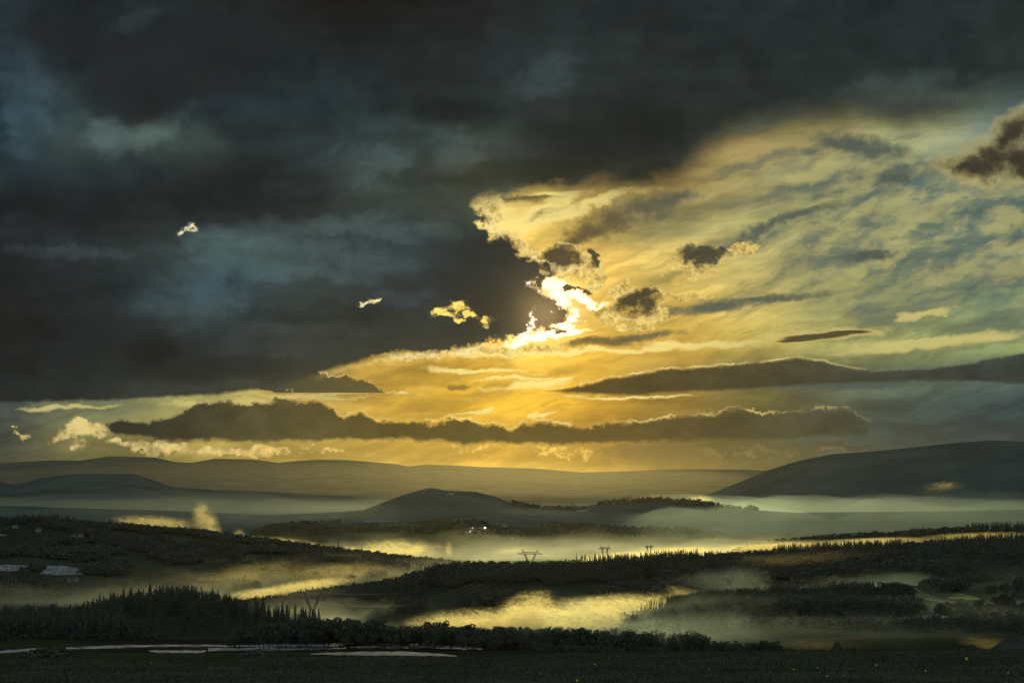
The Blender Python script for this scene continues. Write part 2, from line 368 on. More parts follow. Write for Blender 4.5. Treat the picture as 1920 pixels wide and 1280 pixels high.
    sky = band(sky, [(-200, 760), (1020, 733), (1080, 722), (1140, 708), (1200, 700), (1260, 690), (1330, 687), (1400, 682), (1440, 676), (1490, 668), (1540, 676), (1580, 688), (1640, 695), (1700, 692), (1760, 688), (1830, 678), (1920, 662), (2120, 640)],
               [(-200, 736), (1020, 735), (1100, 741), (1200, 742), (1300, 735), (1400, 732), (1550, 722), (1700, 717), (1800, 716), (1920, 722), (2120, 740)],
               1022, 2300, [(-200, (80, 70, 45)), (1000, (104, 86, 48)), (1200, (92, 81, 54)), (1400, (82, 77, 56)), (1600, (70, 72, 60)), (1800, (60, 66, 60)), (2100, (56, 64, 60))], 3.0, 0.45, g.ss(proxx, 620, 250) * 0.9, 6.0)
    sky = band(sky, [(-200, 800), (195, 800), (205, 788), (230, 785), (280, 790), (330, 778), (370, 753), (410, 745), (440, 751), (470, 753), (520, 746), (560, 752), (600, 749), (625, 762), (640, 782), (670, 771), (700, 784), (740, 788), (780, 791), (820, 795), (850, 786), (880, 781), (900, 799), (940, 791), (955, 804), (980, 790), (1030, 790), (1100, 797), (1210, 792), (1260, 782), (1340, 775), (1390, 765), (1440, 777), (1500, 772), (1600, 768), (1625, 788), (1700, 802), (1800, 792), (2120, 798)],
               [(-200, 800), (195, 800), (210, 815), (260, 822), (330, 830), (400, 828), (470, 832), (560, 830), (640, 826), (720, 828), (770, 825), (830, 831), (870, 838), (900, 830), (960, 836), (1060, 836), (1150, 832), (1250, 830), (1400, 827), (1600, 820), (1700, 812), (1800, 806), (2120, 802)],
               200, 1640, [(-200, (44, 48, 46)), (200, (40, 43, 40)), (330, (50, 52, 44)), (480, (84, 80, 56)), (620, (98, 90, 56)), (800, (92, 82, 50)), (1000, (94, 80, 48)), (1200, (94, 80, 50)), (1400, (80, 76, 56)), (1600, (68, 72, 60)), (2100, (54, 60, 54))], 5.0, 0.5, g.ss(proxx, 760, 260) * 0.75, 8.0)
    blx = (X - 1020.0) / 60.0; bly = (Y - 590.0) / 60.0
    bl = 1.0 / (1.0 + blx * blx + bly * bly)
    sky = g.addc(sky, (1.0, 0.66, 0.26, 1), bl * bl * 0.30)
    # dark foreground scud upper right, thin lens cloud
    sc2 = many([(1850, 300, 78, 36, 8), (1895, 255, 50, 36, 40), (1945, 235, 40, 40), (1930, 300, 60, 30)]) + pf * 2.0 + big * 1.2 + fine * .6
    sky = g.mix(g.ss(sc2, -1.4, 0.4, 0, 0.75), sky, g.vscale(rgb(178, 165, 108), g.lin(pf, -.3, .3, .7, 1.3)))
    sky = g.mix(g.ss(sc2, -0.45, 1.0), sky, g.vscale(rgb(58, 54, 44), g.lin(pf, -.3, .3, .75, 1.3)))
    ln = many([(1530, 631, 72, 7, 3), (1590, 624, 50, 5, 3), (1500, 636, 50, 4, 4)], PL) + pf * .7 + fine * .3
    sky = g.mix(g.ss(ln, -0.8, 0.2, 0, 0.5), sky, rgb(205, 175, 98))
    sky = g.mix(g.ss(ln, -0.1, 0.6), sky, rgb(82, 74, 50))
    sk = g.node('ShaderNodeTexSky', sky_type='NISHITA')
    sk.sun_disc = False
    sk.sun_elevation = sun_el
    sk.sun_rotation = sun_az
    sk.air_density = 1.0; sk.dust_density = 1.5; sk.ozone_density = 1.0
    # outside the photographed window the deck opens on to an unseen evening sky behind and overhead, brightened to lift the dark ground
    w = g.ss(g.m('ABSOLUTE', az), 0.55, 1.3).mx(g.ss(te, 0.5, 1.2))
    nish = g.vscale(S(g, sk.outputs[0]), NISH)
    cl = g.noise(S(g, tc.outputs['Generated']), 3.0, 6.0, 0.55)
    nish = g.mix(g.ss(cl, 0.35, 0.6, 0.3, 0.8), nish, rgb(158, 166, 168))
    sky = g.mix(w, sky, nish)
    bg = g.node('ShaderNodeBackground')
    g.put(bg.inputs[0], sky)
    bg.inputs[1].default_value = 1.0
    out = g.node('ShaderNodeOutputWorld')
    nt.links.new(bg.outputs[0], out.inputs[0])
    try:
        W.cycles.sampling_method = 'MANUAL'; W.cycles.sample_map_resolution = 1024
    except Exception: pass
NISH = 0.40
HAZE_D = 0.17e-5
build_world()
# ------------------------------------------------------------------ utilities
rng = np.random.default_rng(7)
random.seed(7)

def _hash(ix, iy, seed):
    h = (ix.astype(np.int64) * 374761393 + iy.astype(np.int64) * 668265263 + seed * 1442695041) & 0xffffffff
    h = ((h ^ (h >> 13)) * 1274126177) & 0xffffffff
    return ((h ^ (h >> 16)) & 0xffff) / 65535.0
def vnoise(x, y, seed=0):
    x = np.asarray(x, float); y = np.asarray(y, float)
    ix, iy = np.floor(x), np.floor(y); fx, fy = x - ix, y - iy
    fx = fx * fx * (3 - 2 * fx); fy = fy * fy * (3 - 2 * fy)
    a = _hash(ix, iy, seed); b = _hash(ix + 1, iy, seed); c = _hash(ix, iy + 1, seed); d = _hash(ix + 1, iy + 1, seed)
    return (a * (1 - fx) + b * fx) * (1 - fy) + (c * (1 - fx) + d * fx) * fy
def fbm(x, y, seed=0, octv=4):
    s, a, t = 0.0, 0.5, 0.0
    for i in range(octv):
        s = s + a * vnoise(x * 2 ** i, y * 2 ** i, seed + i * 17); t += a; a *= 0.5
    return s / t - 0.5

def props(o, label=None, cat=None, kind=None, group=None):
    if label: o["label"] = label
    if cat: o["category"] = cat
    if kind: o["kind"] = kind
    if group: o["group"] = group
    return o
def mesh_obj(name, V, faces, mat, parent=None, smooth=False):
    """V (n,3); faces: array (m,k) or list of such arrays"""
    me = bpy.data.meshes.new(name)
    make_mesh(me, V, faces, smooth)
    me.materials.append(mat)
    o = bpy.data.objects.new(name, me)
    COL.objects.link(o)
    if parent: o.parent = parent
    return o
def make_mesh(me, V, faces, smooth=False):
    if isinstance(faces, np.ndarray): faces = [faces]
    faces = [f for f in faces if len(f)]
    V = np.asarray(V, np.float32)
    me.vertices.add(len(V)); me.vertices.foreach_set("co", V.ravel())
    loops = np.concatenate([f.ravel() for f in faces]).astype(np.int32)
    tot = np.concatenate([np.full(len(f), f.shape[1]) for f in faces]).astype(np.int32)
    st = np.concatenate([[0], np.cumsum(tot)[:-1]]).astype(np.int32)
    me.loops.add(len(loops)); me.loops.foreach_set("vertex_index", loops)
    me.polygons.add(len(tot)); me.polygons.foreach_set("loop_start", st); me.polygons.foreach_set("loop_total", tot)
    if smooth: me.polygons.foreach_set("use_smooth", np.ones(len(tot), bool))
    me.update(calc_edges=True)
def grid_faces(nr, nc):
    i = np.arange(nr - 1)[:, None] * nc + np.arange(nc - 1)[None]
    i = i.ravel()
    return np.stack([i, i + 1, i + nc + 1, i + nc], 1)
class MB:
    """collects solid pieces into one mesh"""
    def __init__(s): s.V = []; s.F3 = []; s.F4 = []; s.n = 0
    def add(s, V, F):
        V = np.asarray(V, float); F = np.asarray(F)
        (s.F3 if F.shape[1] == 3 else s.F4).append(F + s.n)
        s.V.append(V); s.n += len(V)
    def box(s, c, d, rz=0.0):
        V = np.array([[x, y, z] for x in (-.5, .5) for y in (-.5, .5) for z in (-.5, .5)]) * d
        if rz:
            c_, s_ = math.cos(rz), math.sin(rz)
            V = V @ np.array([[c_, s_, 0], [-s_, c_, 0], [0, 0, 1]])
        s.add(V + np.array(c), [[0, 1, 3, 2], [4, 6, 7, 5], [0, 4, 5, 1], [2, 3, 7, 6], [0, 2, 6, 4], [1, 5, 7, 3]])
    def bar(s, a, b, r, r2=None, n=4):
        a = np.array(a, float); b = np.array(b, float); r2 = r if r2 is None else r2
        d = b - a; d /= max(np.linalg.norm(d), 1e-9)
        u = np.cross(d, [0.3, 0.2, 1.0] if abs(d[2]) < .95 else [1.0, 0, 0]); u /= np.linalg.norm(u); v = np.cross(d, u)
        t = np.arange(n) / n * 2 * math.pi
        ring = np.cos(t)[:, None] * u + np.sin(t)[:, None] * v
        V = np.concatenate([a + ring * r, b + ring * r2])
        i = np.arange(n); j = (i + 1) % n
        s.add(V, np.stack([i, j, j + n, i + n], 1))
        s.add(np.concatenate([V, [a, b]]), np.concatenate([np.stack([j, i, np.full(n, 2 * n)], 1), np.stack([i + n, j + n, np.full(n, 2 * n + 1)], 1)]))
    def tube(s, pts, r, n=4):
        pts = np.asarray(pts, float)
        d = np.gradient(pts, axis=0); d /= np.linalg.norm(d, axis=1)[:, None]
        u = np.cross(d, [0.0, 0.0, 1.0]); u /= np.maximum(np.linalg.norm(u, axis=1)[:, None], 1e-6); v = np.cross(d, u)
        r = np.broadcast_to(r, (len(pts),))
        t = np.arange(n) / n * 2 * math.pi
        V = pts[:, None] + r[:, None, None] * (np.cos(t)[None, :, None] * u[:, None] + np.sin(t)[None, :, None] * v[:, None])
        k = np.arange(len(pts) - 1)[:, None] * n; i = np.arange(n)[None]; j = (i + 1) % n
        s.add(V.reshape(-1, 3), np.stack([(k + i).ravel(), (k + j).ravel(), (k + n + j).ravel(), (k + n + i).ravel()], 1))
    def build(s, name, mat, parent=None, smooth=False):
        V = np.concatenate(s.V)
        F = []
        if s.F3: F.append(np.concatenate(s.F3))
        if s.F4: F.append(np.concatenate(s.F4))
        return mesh_obj(name, V, F, mat, parent, smooth)

# ------------------------------------------------------------------ materials
def new_mat(name):
    m = bpy.data.materials.new(name); m.use_nodes = True
    nt = m.node_tree; nt.nodes.clear()
    return m, G(nt)
def surf_mat(name, c1, c2, scale=1.0, rough=0.9, spec=0.2, detail=6.0, lo=.35, hi=.65, bump=0.0, stretch=(1, 1, 1), metallic=0.0, c3=None, scale3=1.0):
    m, g = new_mat(name)
    tc = g.node('ShaderNodeTexCoord')
    mp = g.node('ShaderNodeMapping'); g.put(mp.inputs[0], S(g, tc.outputs['Object'])); mp.inputs[3].default_value = stretch
    v = S(g, mp.outputs[0])
    n = g.noise(v, scale, detail, 0.6)
    c = g.mix(g.ss(n, lo, hi), c1 + (1,), c2 + (1,))
    if c3:
        n3 = g.noise(v, scale3, 3.0, 0.5)
        c = g.mix(g.ss(n3, .5, .62), c, c3 + (1,))
    b = g.node('ShaderNodeBsdfPrincipled')
    g.put(b.inputs['Base Color'], c); b.inputs['Roughness'].default_value = rough
    b.inputs['Specular IOR Level'].default_value = spec; b.inputs['Metallic'].default_value = metallic
    if bump:
        bn = g.node('ShaderNodeBump'); bn.inputs['Strength'].default_value = 1.0; bn.inputs['Distance'].default_value = bump
        g.put(bn.inputs['Height'], n); g.nt.links.new(bn.outputs[0], b.inputs['Normal'])
    o = g.node('ShaderNodeOutputMaterial'); g.nt.links.new(b.outputs[0], o.inputs[0])
    return m
M = {}
M['meadow'] = surf_mat('meadow_grass', (.036, .038, .030), (.052, .054, .040), 0.6, 1.0, 0.0)
M['field'] = surf_mat('field_soil_and_grass', (.014, .016, .010), (.028, .032, .015), 0.012, 0.95, 0.0, c3=(.018, .016, .012), scale3=.004)
M['hill'] = surf_mat('hill_ground', (.022, .028, .018), (.036, .044, .024), 0.006, 0.95, 0.0, c3=(.055, .07, .035), scale3=.0035, stretch=(1, .45, 1))
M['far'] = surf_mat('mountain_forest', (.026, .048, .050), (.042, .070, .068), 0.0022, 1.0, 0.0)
M['leaf'] = surf_mat('leaves', (.048, .056, .040), (.062, .070, .050), 0.25, 0.9, 0.1)
M['needle'] = surf_mat('needles', (.048, .056, .042), (.060, .068, .050), 0.25, 0.9, 0.1)
M['bark'] = surf_mat('bark', (.04, .03, .022), (.08, .065, .05), 0.8, 0.95, 0.1)
M['grass'] = surf_mat('grass_blades', (.030, .034, .020), (.052, .056, .026), 0.35, 0.95, 0.0)
M['steel'] = surf_mat('galvanised_steel', (.03, .03, .03), (.05, .05, .048), 0.4, 0.7, 0.2, metallic=0.2)
M['wire'] = surf_mat('conductor_wire', (.12, .12, .11), (.16, .16, .15), 0.1, 0.45, 0.5, metallic=0.9)
M['plaster'] = surf_mat('rendered_wall', (.13, .13, .12), (.18, .18, .16), 0.3, 0.9, 0.2)
M['tile'] = surf_mat('roof_tile', (.06, .045, .035), (.09, .07, .055), 1.2, 0.7, 0.3)
M['glint'] = surf_mat('wet_metal_roof', (.5, .5, .5), (.62, .62, .6), 0.6, 0.12, 0.8, metallic=0.8)
M['road'] = surf_mat('wet_asphalt', (.045, .045, .045), (.06, .06, .058), 0.5, 0.22, 0.6)
M['film'] = surf_mat('plastic_film', (.02, .022, .02), (.22, .235, .23), 0.25, 0.6, 0.2, bump=.4, stretch=(.6, .6, 1), lo=.42, hi=.56)
M['film2'] = surf_mat('wet_soil_film', (.015, .016, .015), (.13, .14, .135), 0.25, 0.85, 0.05, bump=.4, stretch=(.6, .6, 1), lo=.40, hi=.60)
M['flower'] = surf_mat('yellow_petals', (.75, .62, .05), (.8, .7, .1), 3.0, 0.6, 0.3)
M['glass'] = surf_mat('window_glass', (.03, .035, .04), (.04, .045, .05), 3.0, 0.08, 0.6)
M['white'] = surf_mat('white_paint', (.75, .75, .73), (.82, .82, .8), 1.0, 0.5, 0.4)

# ------------------------------------------------------------------ the land: one continuous relief, split where the hills part
def C(pts):
    xs = np.array([p[0] for p in pts], float); ys = np.array([p[1] for p in pts], float)
    return lambda px: np.interp(px, xs, ys)
K = [  # (depth curve, picture row curve of the ground)
 (C([(0, 112), (1, 112)]), C([(0, 1560), (1, 1560)])),
 (C([(0, 500), (1, 500)]), C([(0, 1268), (1, 1268)])),
 (C([(0, 690), (1, 690)]), C([(-400, 1236), (1000, 1231), (1300, 1236), (2400, 1240)])),
 (C([(0, 860), (1000, 870), (1500, 900)]), C([(-400, 1212), (600, 1209), (1000, 1214), (1200, 1222), (2400, 1226)])),
 (C([(0, 960), (900, 960), (1300, 1010)]), C([(-400, 1199), (600, 1198), (1000, 1206), (1200, 1210), (1500, 1200), (1920, 1190), (2400, 1190)])),
 (C([(0, 1150), (600, 1180), (900, 1300), (1500, 1300)]), C([(-400, 1178), (0, 1164), (130, 1160), (200, 1143), (300, 1127), (345, 1123), (400, 1134), (440, 1146), (500, 1158), (560, 1170), (700, 1182), (900, 1184), (1100, 1186), (1180, 1178), (1250, 1164), (1340, 1149), (1450, 1142), (1600, 1142), (1700, 1146), (1800, 1138), (1920, 1132), (2400, 1120)])),
 (C([(0, 1480), (900, 1460), (1500, 1560)]), C([(-400, 1168), (0, 1168), (500, 1165), (700, 1167), (1100, 1170), (1200, 1166), (1300, 1148), (1450, 1128), (1600, 1113), (1750, 1106), (1920, 1100), (2400, 1095)])),
 (C([(0, 1700), (900, 1720), (1200, 1780), (1500, 2000), (1920, 2300), (2400, 2500)]), C([(-400, 1160), (0, 1158), (300, 1155), (430, 1146), (480, 1138), (540, 1131), (600, 1121), (640, 1116), (700, 1108), (740, 1099), (790, 1084), (830, 1072), (860, 1069), (1000, 1069), (1170, 1063), (1260, 1055), (1350, 1051), (1450, 1044), (1560, 1037), (1650, 1033), (1740, 1026), (1850, 1020), (1920, 1017), (2400, 1003)])),
 (C([(0, 2150), (900, 2400), (1500, 2900), (1920, 3300)]), C([(-400, 1130), (0, 1124), (300, 1118), (500, 1104), (600, 1093), (900, 1082), (1300, 1066), (1560, 1048), (1920, 1034), (2400, 1028)])),
 (C([(0, 3000), (900, 3100), (1500, 4000), (1920, 4300)]), C([(-400, 968), (0, 981), (80, 981), (200, 989), (290, 997), (380, 1003), (420, 1010), (500, 1020), (560, 1027), (620, 1035), (680, 1042), (740, 1050), (800, 1057), (900, 1064), (1200, 1062), (1350, 1042), (1440, 1027), (1500, 1020), (1570, 1013), (1660, 1008), (1760, 1001), (1920, 997), (2400, 985)])),
 (C([(0, 4300), (900, 4400), (1500, 5200)]), C([(-400, 1000), (0, 1012), (400, 1030), (500, 1034), (900, 1046), (1300, 1035), (1920, 1018), (2400, 1010)])),
 (C([(0, 5200), (900, 5400), (1500, 6000)]), C([(-400, 968), (0, 985), (400, 1015), (470, 1006), (500, 994), (540, 988), (620, 984), (700, 979), (800, 980), (1000, 988), (1200, 994), (1400, 1002), (1920, 1000), (2400, 995)])),
 (C([(0, 6400), (900, 6500)]), C([(-400, 960), (0, 975), (400, 990), (900, 968), (1300, 976), (1920, 980)])),
 (C([(0, 7600), (900, 7500), (1300, 7200)]), C([(-400, 935), (0, 948), (300, 957), (500, 966), (600, 963), (680, 956), (720, 941), (760, 926), (790, 918), (805, 914), (820, 915), (832, 919), (890, 921), (930, 931), (965, 946), (1000, 953), (1060, 957), (1090, 957), (1130, 945), (1190, 943), (1230, 938), (1260, 942), (1290, 942), (1400, 955), (1500, 962), (1700, 960), (1920, 955)])),
 (C([(0, 9300), (1, 9300)]), C([(-400, 962), (2400, 960)])),
 (C([(0, 13000), (700, 13500), (1300, 11500), (1920, 11000)]), C([(-400, 870), (-60, 892), (0, 903), (30, 908), (80, 895), (140, 888), (250, 888), (290, 900), (320, 912), (400, 918), (480, 920), (540, 925), (640, 931), (720, 939), (900, 948), (1180, 950), (1240, 946), (1290, 938), (1330, 926), (1380, 906), (1440, 881), (1500, 863), (1560, 851), (1620, 847), (1690, 841), (1750, 834), (1800, 829), (1860, 825), (1920, 827), (2100, 835), (2400, 870)])),
 (C([(0, 18500), (1, 18500)]), C([(-400, 925), (2400, 930)])),
 (C([(0, 26000), (1, 26000)]), C([(-400, 875), (0, 868), (100, 862), (150, 863), (205, 855), (250, 856), (290, 857), (330, 866), (360, 867), (400, 860), (440, 860), (480, 861), (520, 867), (560, 863), (600, 861), (650, 862), (700, 866), (740, 869), (765, 874), (800, 870), (850, 872), (900, 875), (1000, 878), (1090, 885), (1140, 884), (1180, 883), (1260, 879), (1400, 880), (1500, 886), (1920, 890), (2400, 886)])),
 (C([(0, 34000), (1, 34000)]), C([(-400, 900), (2400, 900)])),
]
NK = len(K)
def land(px, t):
    """px: picture column, t: fractional row index -> x, y, z"""
    px = np.asarray(px, float); t = np.asarray(t, float)
    k = np.clip(np.floor(t).astype(int), 0, NK - 2); u = t - k
    pc = np.clip(px, -400, 2400)
    D = np.stack([d(pc) for d, _ in K]); Z = np.stack([-(y(pc) - HZ) / F * d(pc) for d, y in K])
    def at(A, kk):
        return np.take_along_axis(A.reshape(NK, -1), kk.reshape(1, -1), 0).reshape(kk.shape)
    D0, D1, Z0, Z1 = at(D, k), at(D, k + 1), at(Z, k), at(Z, k + 1)
    Y = D0 + (D1 - D0) * u
    e = u * u * (3 - 2 * u); e = 0.55 * e + 0.45 * u
    z = Z0 + (Z1 - Z0) * e
    x = (px - 960) / F * Y
    mid = np.where(t > 12.5, 0.34, 0.12) + np.sin(np.pi * u)
    ex = np.where(k == 0, 0.2, 1.0)
    ang = np.where(k < 5, 3.0, np.where(k < 11, 5.0, np.where(k < 14, 3.0, 2.2)))       # roughness in picture rows
    z = z + fbm(x / (Y * .05) , Y / (Y * .05 + 1e-6) * 0 + np.log(Y) * 22.0, 5, 5) * ang / F * Y * mid * ex
    return x, Y, z
cols = np.concatenate([np.linspace(-3200, -450, 60), np.linspace(-430, 2350, 1391), np.linspace(2370, 5100, 60)])
def land_obj(name, t0, t1, per, mat, label):
    ts = np.linspace(t0, t1, int((t1 - t0) * per) + 1)
    PX, T = np.meshgrid(cols, ts)
    x, y, z = land(PX, T)
    o = mesh_obj(name, np.stack([x, y, z], -1).reshape(-1, 3), grid_faces(len(ts), len(cols)), mat, smooth=True)
    props(o, label, None, 'structure')
    return o
land_obj('ground', 0, 4, 30, M['field'], 'dark terrace of fields below the meadow, in front of the tree row')
land_obj('low_hills', 4, 7, 34, M['hill'], 'dark wooded rises and the central ridge behind the tree row')
land_obj('hillside', 7, 11, 30, M['hill'], 'sloping farmland on the left and the valley beyond the central ridge')
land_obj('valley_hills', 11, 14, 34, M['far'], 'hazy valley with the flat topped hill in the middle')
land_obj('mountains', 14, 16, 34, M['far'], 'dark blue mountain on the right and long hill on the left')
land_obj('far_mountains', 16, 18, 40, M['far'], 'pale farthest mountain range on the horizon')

# meadow the photographer stands on
def meadow_z(x, y):
    yc = np.interp(x / 90.0 * F + 960, [-400, 0, 900, 1050, 1920, 2400], [1236, 1234, 1232, 1225, 1219, 1216])
    zc = -(yc - HZ) / F * 90.0
    t = np.clip(y / 90.0, -1.5, 3)
    z = -1.75 + (zc + 1.75) * t
    z = z - np.maximum(y - 90, 0) ** 2 * 0.03
    return z + fbm(x / 6.0, y / 6.0, 3, 4) * 0.22 * np.clip(y / 40, 0.3, 1)
gx_, gy_ = np.meshgrid(np.linspace(-160, 160, 640), np.concatenate([np.linspace(-60, 30, 40), np.linspace(30.5, 125, 230)]))
o = mesh_obj('meadow', np.stack([gx_, gy_, meadow_z(gx_, gy_)], -1).reshape(-1, 3), grid_faces(gx_.shape[0], gx_.shape[1]), M['meadow'], smooth=True)
props(o, 'black green grass meadow along the bottom of the photo', None, 'structure')

# ------------------------------------------------------------------ haze and mist
def vol_mat(name, color, density, aniso, noise=None, shape=None):
    m, g = new_mat(name)
    v = g.node('ShaderNodeVolumePrincipled')
    v.inputs['Color'].default_value = color + (1,)
    v.inputs['Anisotropy'].default_value = aniso
    v.inputs['Density'].default_value = density
    if shape: shape(g, v)
    o = g.node('ShaderNodeOutputMaterial'); g.nt.links.new(v.outputs[0], o.inputs['Volume'])
    if not shape:
        try: m.cycles.homogeneous_volume = True
        except Exception: pass
    return m
AN = 0.84
hz_mat = vol_mat('haze_air', (1.0, .84, .32), HAZE_D, .84)
b = MB(); b.box((0, 17450, -5), (52000, 35500, 890))
o = b.build('haze', hz_mat); props(o, 'thin evening haze filling the whole valley', None, 'stuff')

def slab(name, px0, px1, d0, d1, zb, zt, dens, label, color=(.76, 1.0, .84), an=.80, seed=1, nu=60, nv=30, rough=.35):
    """low layer of mist: closed lens with a lumpy top and even density"""
    u = np.linspace(0, 1, nu); v = np.linspace(0, 1, nv)
    U, Vv = np.meshgrid(u, v)
    D = d0 + (d1 - d0) * Vv; PX = px0 + (px1 - px0) * U
    x = (PX - 960) / F * D
    prof = (1 - (2 * U - 1) ** 4) * (1 - (2 * Vv - 1) ** 4)
    h = (zt - zb) * np.clip(prof, 0, 1) ** 1.15
    h = h * (1 + rough * 2 * fbm(U * 14, Vv * 5, seed, 4))
    top = np.stack([x, D, zb + np.maximum(h, 0.0) + 0.5], -1).reshape(-1, 3)
    bot = np.stack([x, D, np.full_like(x, zb - 0.5)], -1).reshape(-1, 3)
    n = nu * nv; f = grid_faces(nv, nu)
    rim_i = np.concatenate([np.arange(nu), np.arange(1, nv) * nu + nu - 1, (nv - 1) * nu + np.arange(nu - 2, -1, -1), np.arange(nv - 2, 0, -1) * nu])
    j = np.roll(rim_i, -1)
    side = np.stack([rim_i, rim_i + n, j + n, j], 1)
    o = mesh_obj(name, np.concatenate([top, bot]), [f, (f + n)[:, ::-1], side], vol_mat(name + '_air', color, dens, an))
    props(o, label, None, 'stuff')
    return o
def zat(py, d): return -(py - HZ) / F * d
slab('far_mist', -400, 1700, 13800, 25200, -330, zat(868, 20000), 0.55e-5, 'golden air in front of the farthest mountains', color=(1.0, .86, .40), an=.90, seed=2, rough=.12)
slab('valley_mist', -900, 2900, 5600, 10800, -330, zat(938, 8000), 3.2e-5, 'broad green grey mist layer filling the far valley', color=(.84, 1.0, .78), seed=3, rough=.5)
slab('valley_mist', 820, 2800, 4300, 10400, -330, zat(930, 8000), 1.0e-4, 'brighter mist layer under the dark mountain on the right', color=(.78, 1.0, .78), seed=9, rough=.35)
slab('valley_mist', 850, 2500, 2400, 4500, -330, zat(1020, 3300), 3.0e-4, 'thin bright mist behind the crest of the right ridge', color=(.98, 1.0, .62), seed=19, rough=.12)

def layer(px0, px1, d0, d1, zb, zt, dens, label, color=(.95, 1.0, .72), seed=0.0, size=160.0, an=.80):
    """ground hugging mist: box whose density fades upwards under a billowing, noise driven top"""
    dm = (d0 + d1) / 2
    W_ = (px1 - px0) / F * dm / 2; D_ = (d1 - d0) / 2; H_ = zt - zb
    def shp(g, v):
        tc = g.node('ShaderNodeTexCoord')
        x, y, z = g.sep(S(g, tc.outputs['Object']))
        q = g.vec(x * (W_ / size) + seed * 7.3, y * (D_ / size), z * (H_ / size) * 2.2)
        wx, wy, wz = g.sepc(g.noise(q, .8, 3.0, .6, col=True))
        q2 = g.vec(x * (W_ / size) + seed * 7.3 + (wx - .5) * 1.2, y * (D_ / size) + (wy - .5) * 1.2, z * (H_ / size) * 2.2 + (wz - .5) * 1.0)
        n = g.noise(q2, 1.5, 5.0, .6)
        top = g.lin(n, .32, .68, .30, 1.05)
        prof = g.ss(z / top, 1.0, .0)
        e = g.ss(g.m('ABSOLUTE', x), 1.0, .7) * g.ss(g.m('ABSOLUTE', y), 1.0, .7)
        g.put(v.inputs['Density'], prof * e * g.ss(n, .30, .62, .30, 1.4) * dens * 2.2)
    m = vol_mat('layered_mist', color, 0.0, an, shape=shp)
    b = MB(); b.box((0, 0, .5), (2, 2, 1))
    o = b.build('mist_layer', m)
    o.location = (((px0 + px1) / 2 - 960) / F * dm, dm, zb); o.scale = (W_, D_, H_)
    props(o, label, None, 'stuff')
layer(430, 1500, 1330, 1730, -150, zat(1086, 1650), 3.2e-3, 'mist pooled in the hollow in front of the central ridge', (.90, 1.0, .72), 1)
layer(900, 2500, 925, 1330, -112, -84, 1.0e-3, 'dim green mist between the meadow edge and the right wood', (.80, 1.0, .80), 2)
layer(1150, 2500, 1380, 2150, -122, -84, 1.0e-3, 'dim mist between the woods on the right flank', (.78, 1.0, .80), 3)
layer(-350, 600, 1290, 2300, -165, zat(1096, 1800), 0.32e-3, 'grey green mist behind the black conifer hill', (.85, 1.0, .78), 4)
layer(230, 1050, 1850, 2950, -180, zat(1036, 2500), 0.9e-3, 'golden green mist over the lower left slopes', (.97, 1.0, .66), 5)
layer(350, 1700, 3100, 5200, -225, zat(982, 4600), 2.4e-4, 'mist over the valley floor in front of the low spur', (.94, 1.0, .70), 6, 260)

def wisp(px, py, d, w, h, dep, dens, label, thr=.5, seed=0.0, tilt=0.0, sc=4.2, color=(1.0, .87, .36), flat=1.0):
    """torn patch of mist: ellipsoid shell, density from a warped noise. w,h in picture pixels, dep in metres"""
    W_, H_ = w / F * d, h / F * d; dens *= 2.2
    def shp(g, v):
        tc = g.node('ShaderNodeTexCoord')
        p = S(g, tc.outputs['Object'])
        x, y, z = g.sep(p)
        r = g.m('SQRT', x * x + y * y + z * z)
        q = g.vec(x * (W_ / max(H_, 1)) * .55 + z * .5, y * 1.5 + seed, z)
        wn = g.noise(q, sc * .6, 3.0, .6, col=True)
        wx, wy, wz = g.sepc(wn)
        q2 = g.vec(x * (W_ / max(H_, 1)) * .55 + z * .5 + (wx - .5) * 1.5, y * 1.5 + seed + (wy - .5) * 1.5, z + (wz - .5) * 1.5)
        n = (g.noise(q2, sc, 6.0, .66) - .5) * 1.7 + .47
        fall = g.ss(r, 1.0, .25)
        er = g.noise(q2, sc * 3.0, 4.0, .65) - .5
        n = g.ss(n + er * .8 + fall * .22 - .18 + g.ss(z, .3, -.9) * .08, thr - .02, thr + .30)
        g.put(v.inputs['Density'], n * g.ss(r, 1.0, .72) * dens)
    m = vol_mat('torn_mist', color, 0.0, .80, shape=shp)
    # ellipsoid
    nu, nv = 24, 14
    th = np.linspace(0, 2 * math.pi, nu, endpoint=False); ph = np.linspace(.02, math.pi - .02, nv)
    T_, P_ = np.meshgrid(th, ph)
    V = np.stack([np.sin(P_) * np.cos(T_), np.sin(P_) * np.sin(T_), np.cos(P_)], -1).reshape(-1, 3)
    i = np.arange(nv - 1)[:, None] * nu; a = np.arange(nu)[None]; b_ = (a + 1) % nu
    fq = np.stack([(i + a).ravel(), (i + nu + a).ravel(), (i + nu + b_).ravel(), (i + b_).ravel()], 1)
    caps = [np.arange(nu)[None, :], (np.arange(nu)[::-1] + (nv - 1) * nu)[None, :]]
    o = mesh_obj('mist_wisp', V, [fq] + caps, m)
    o.location = ((px - 960) / F * d, d, zat(py, d)); o.scale = (W_, dep, H_)
    o.rotation_euler = (0, -math.radians(tilt), 0)
    props(o, label, None, 'stuff')
    return o
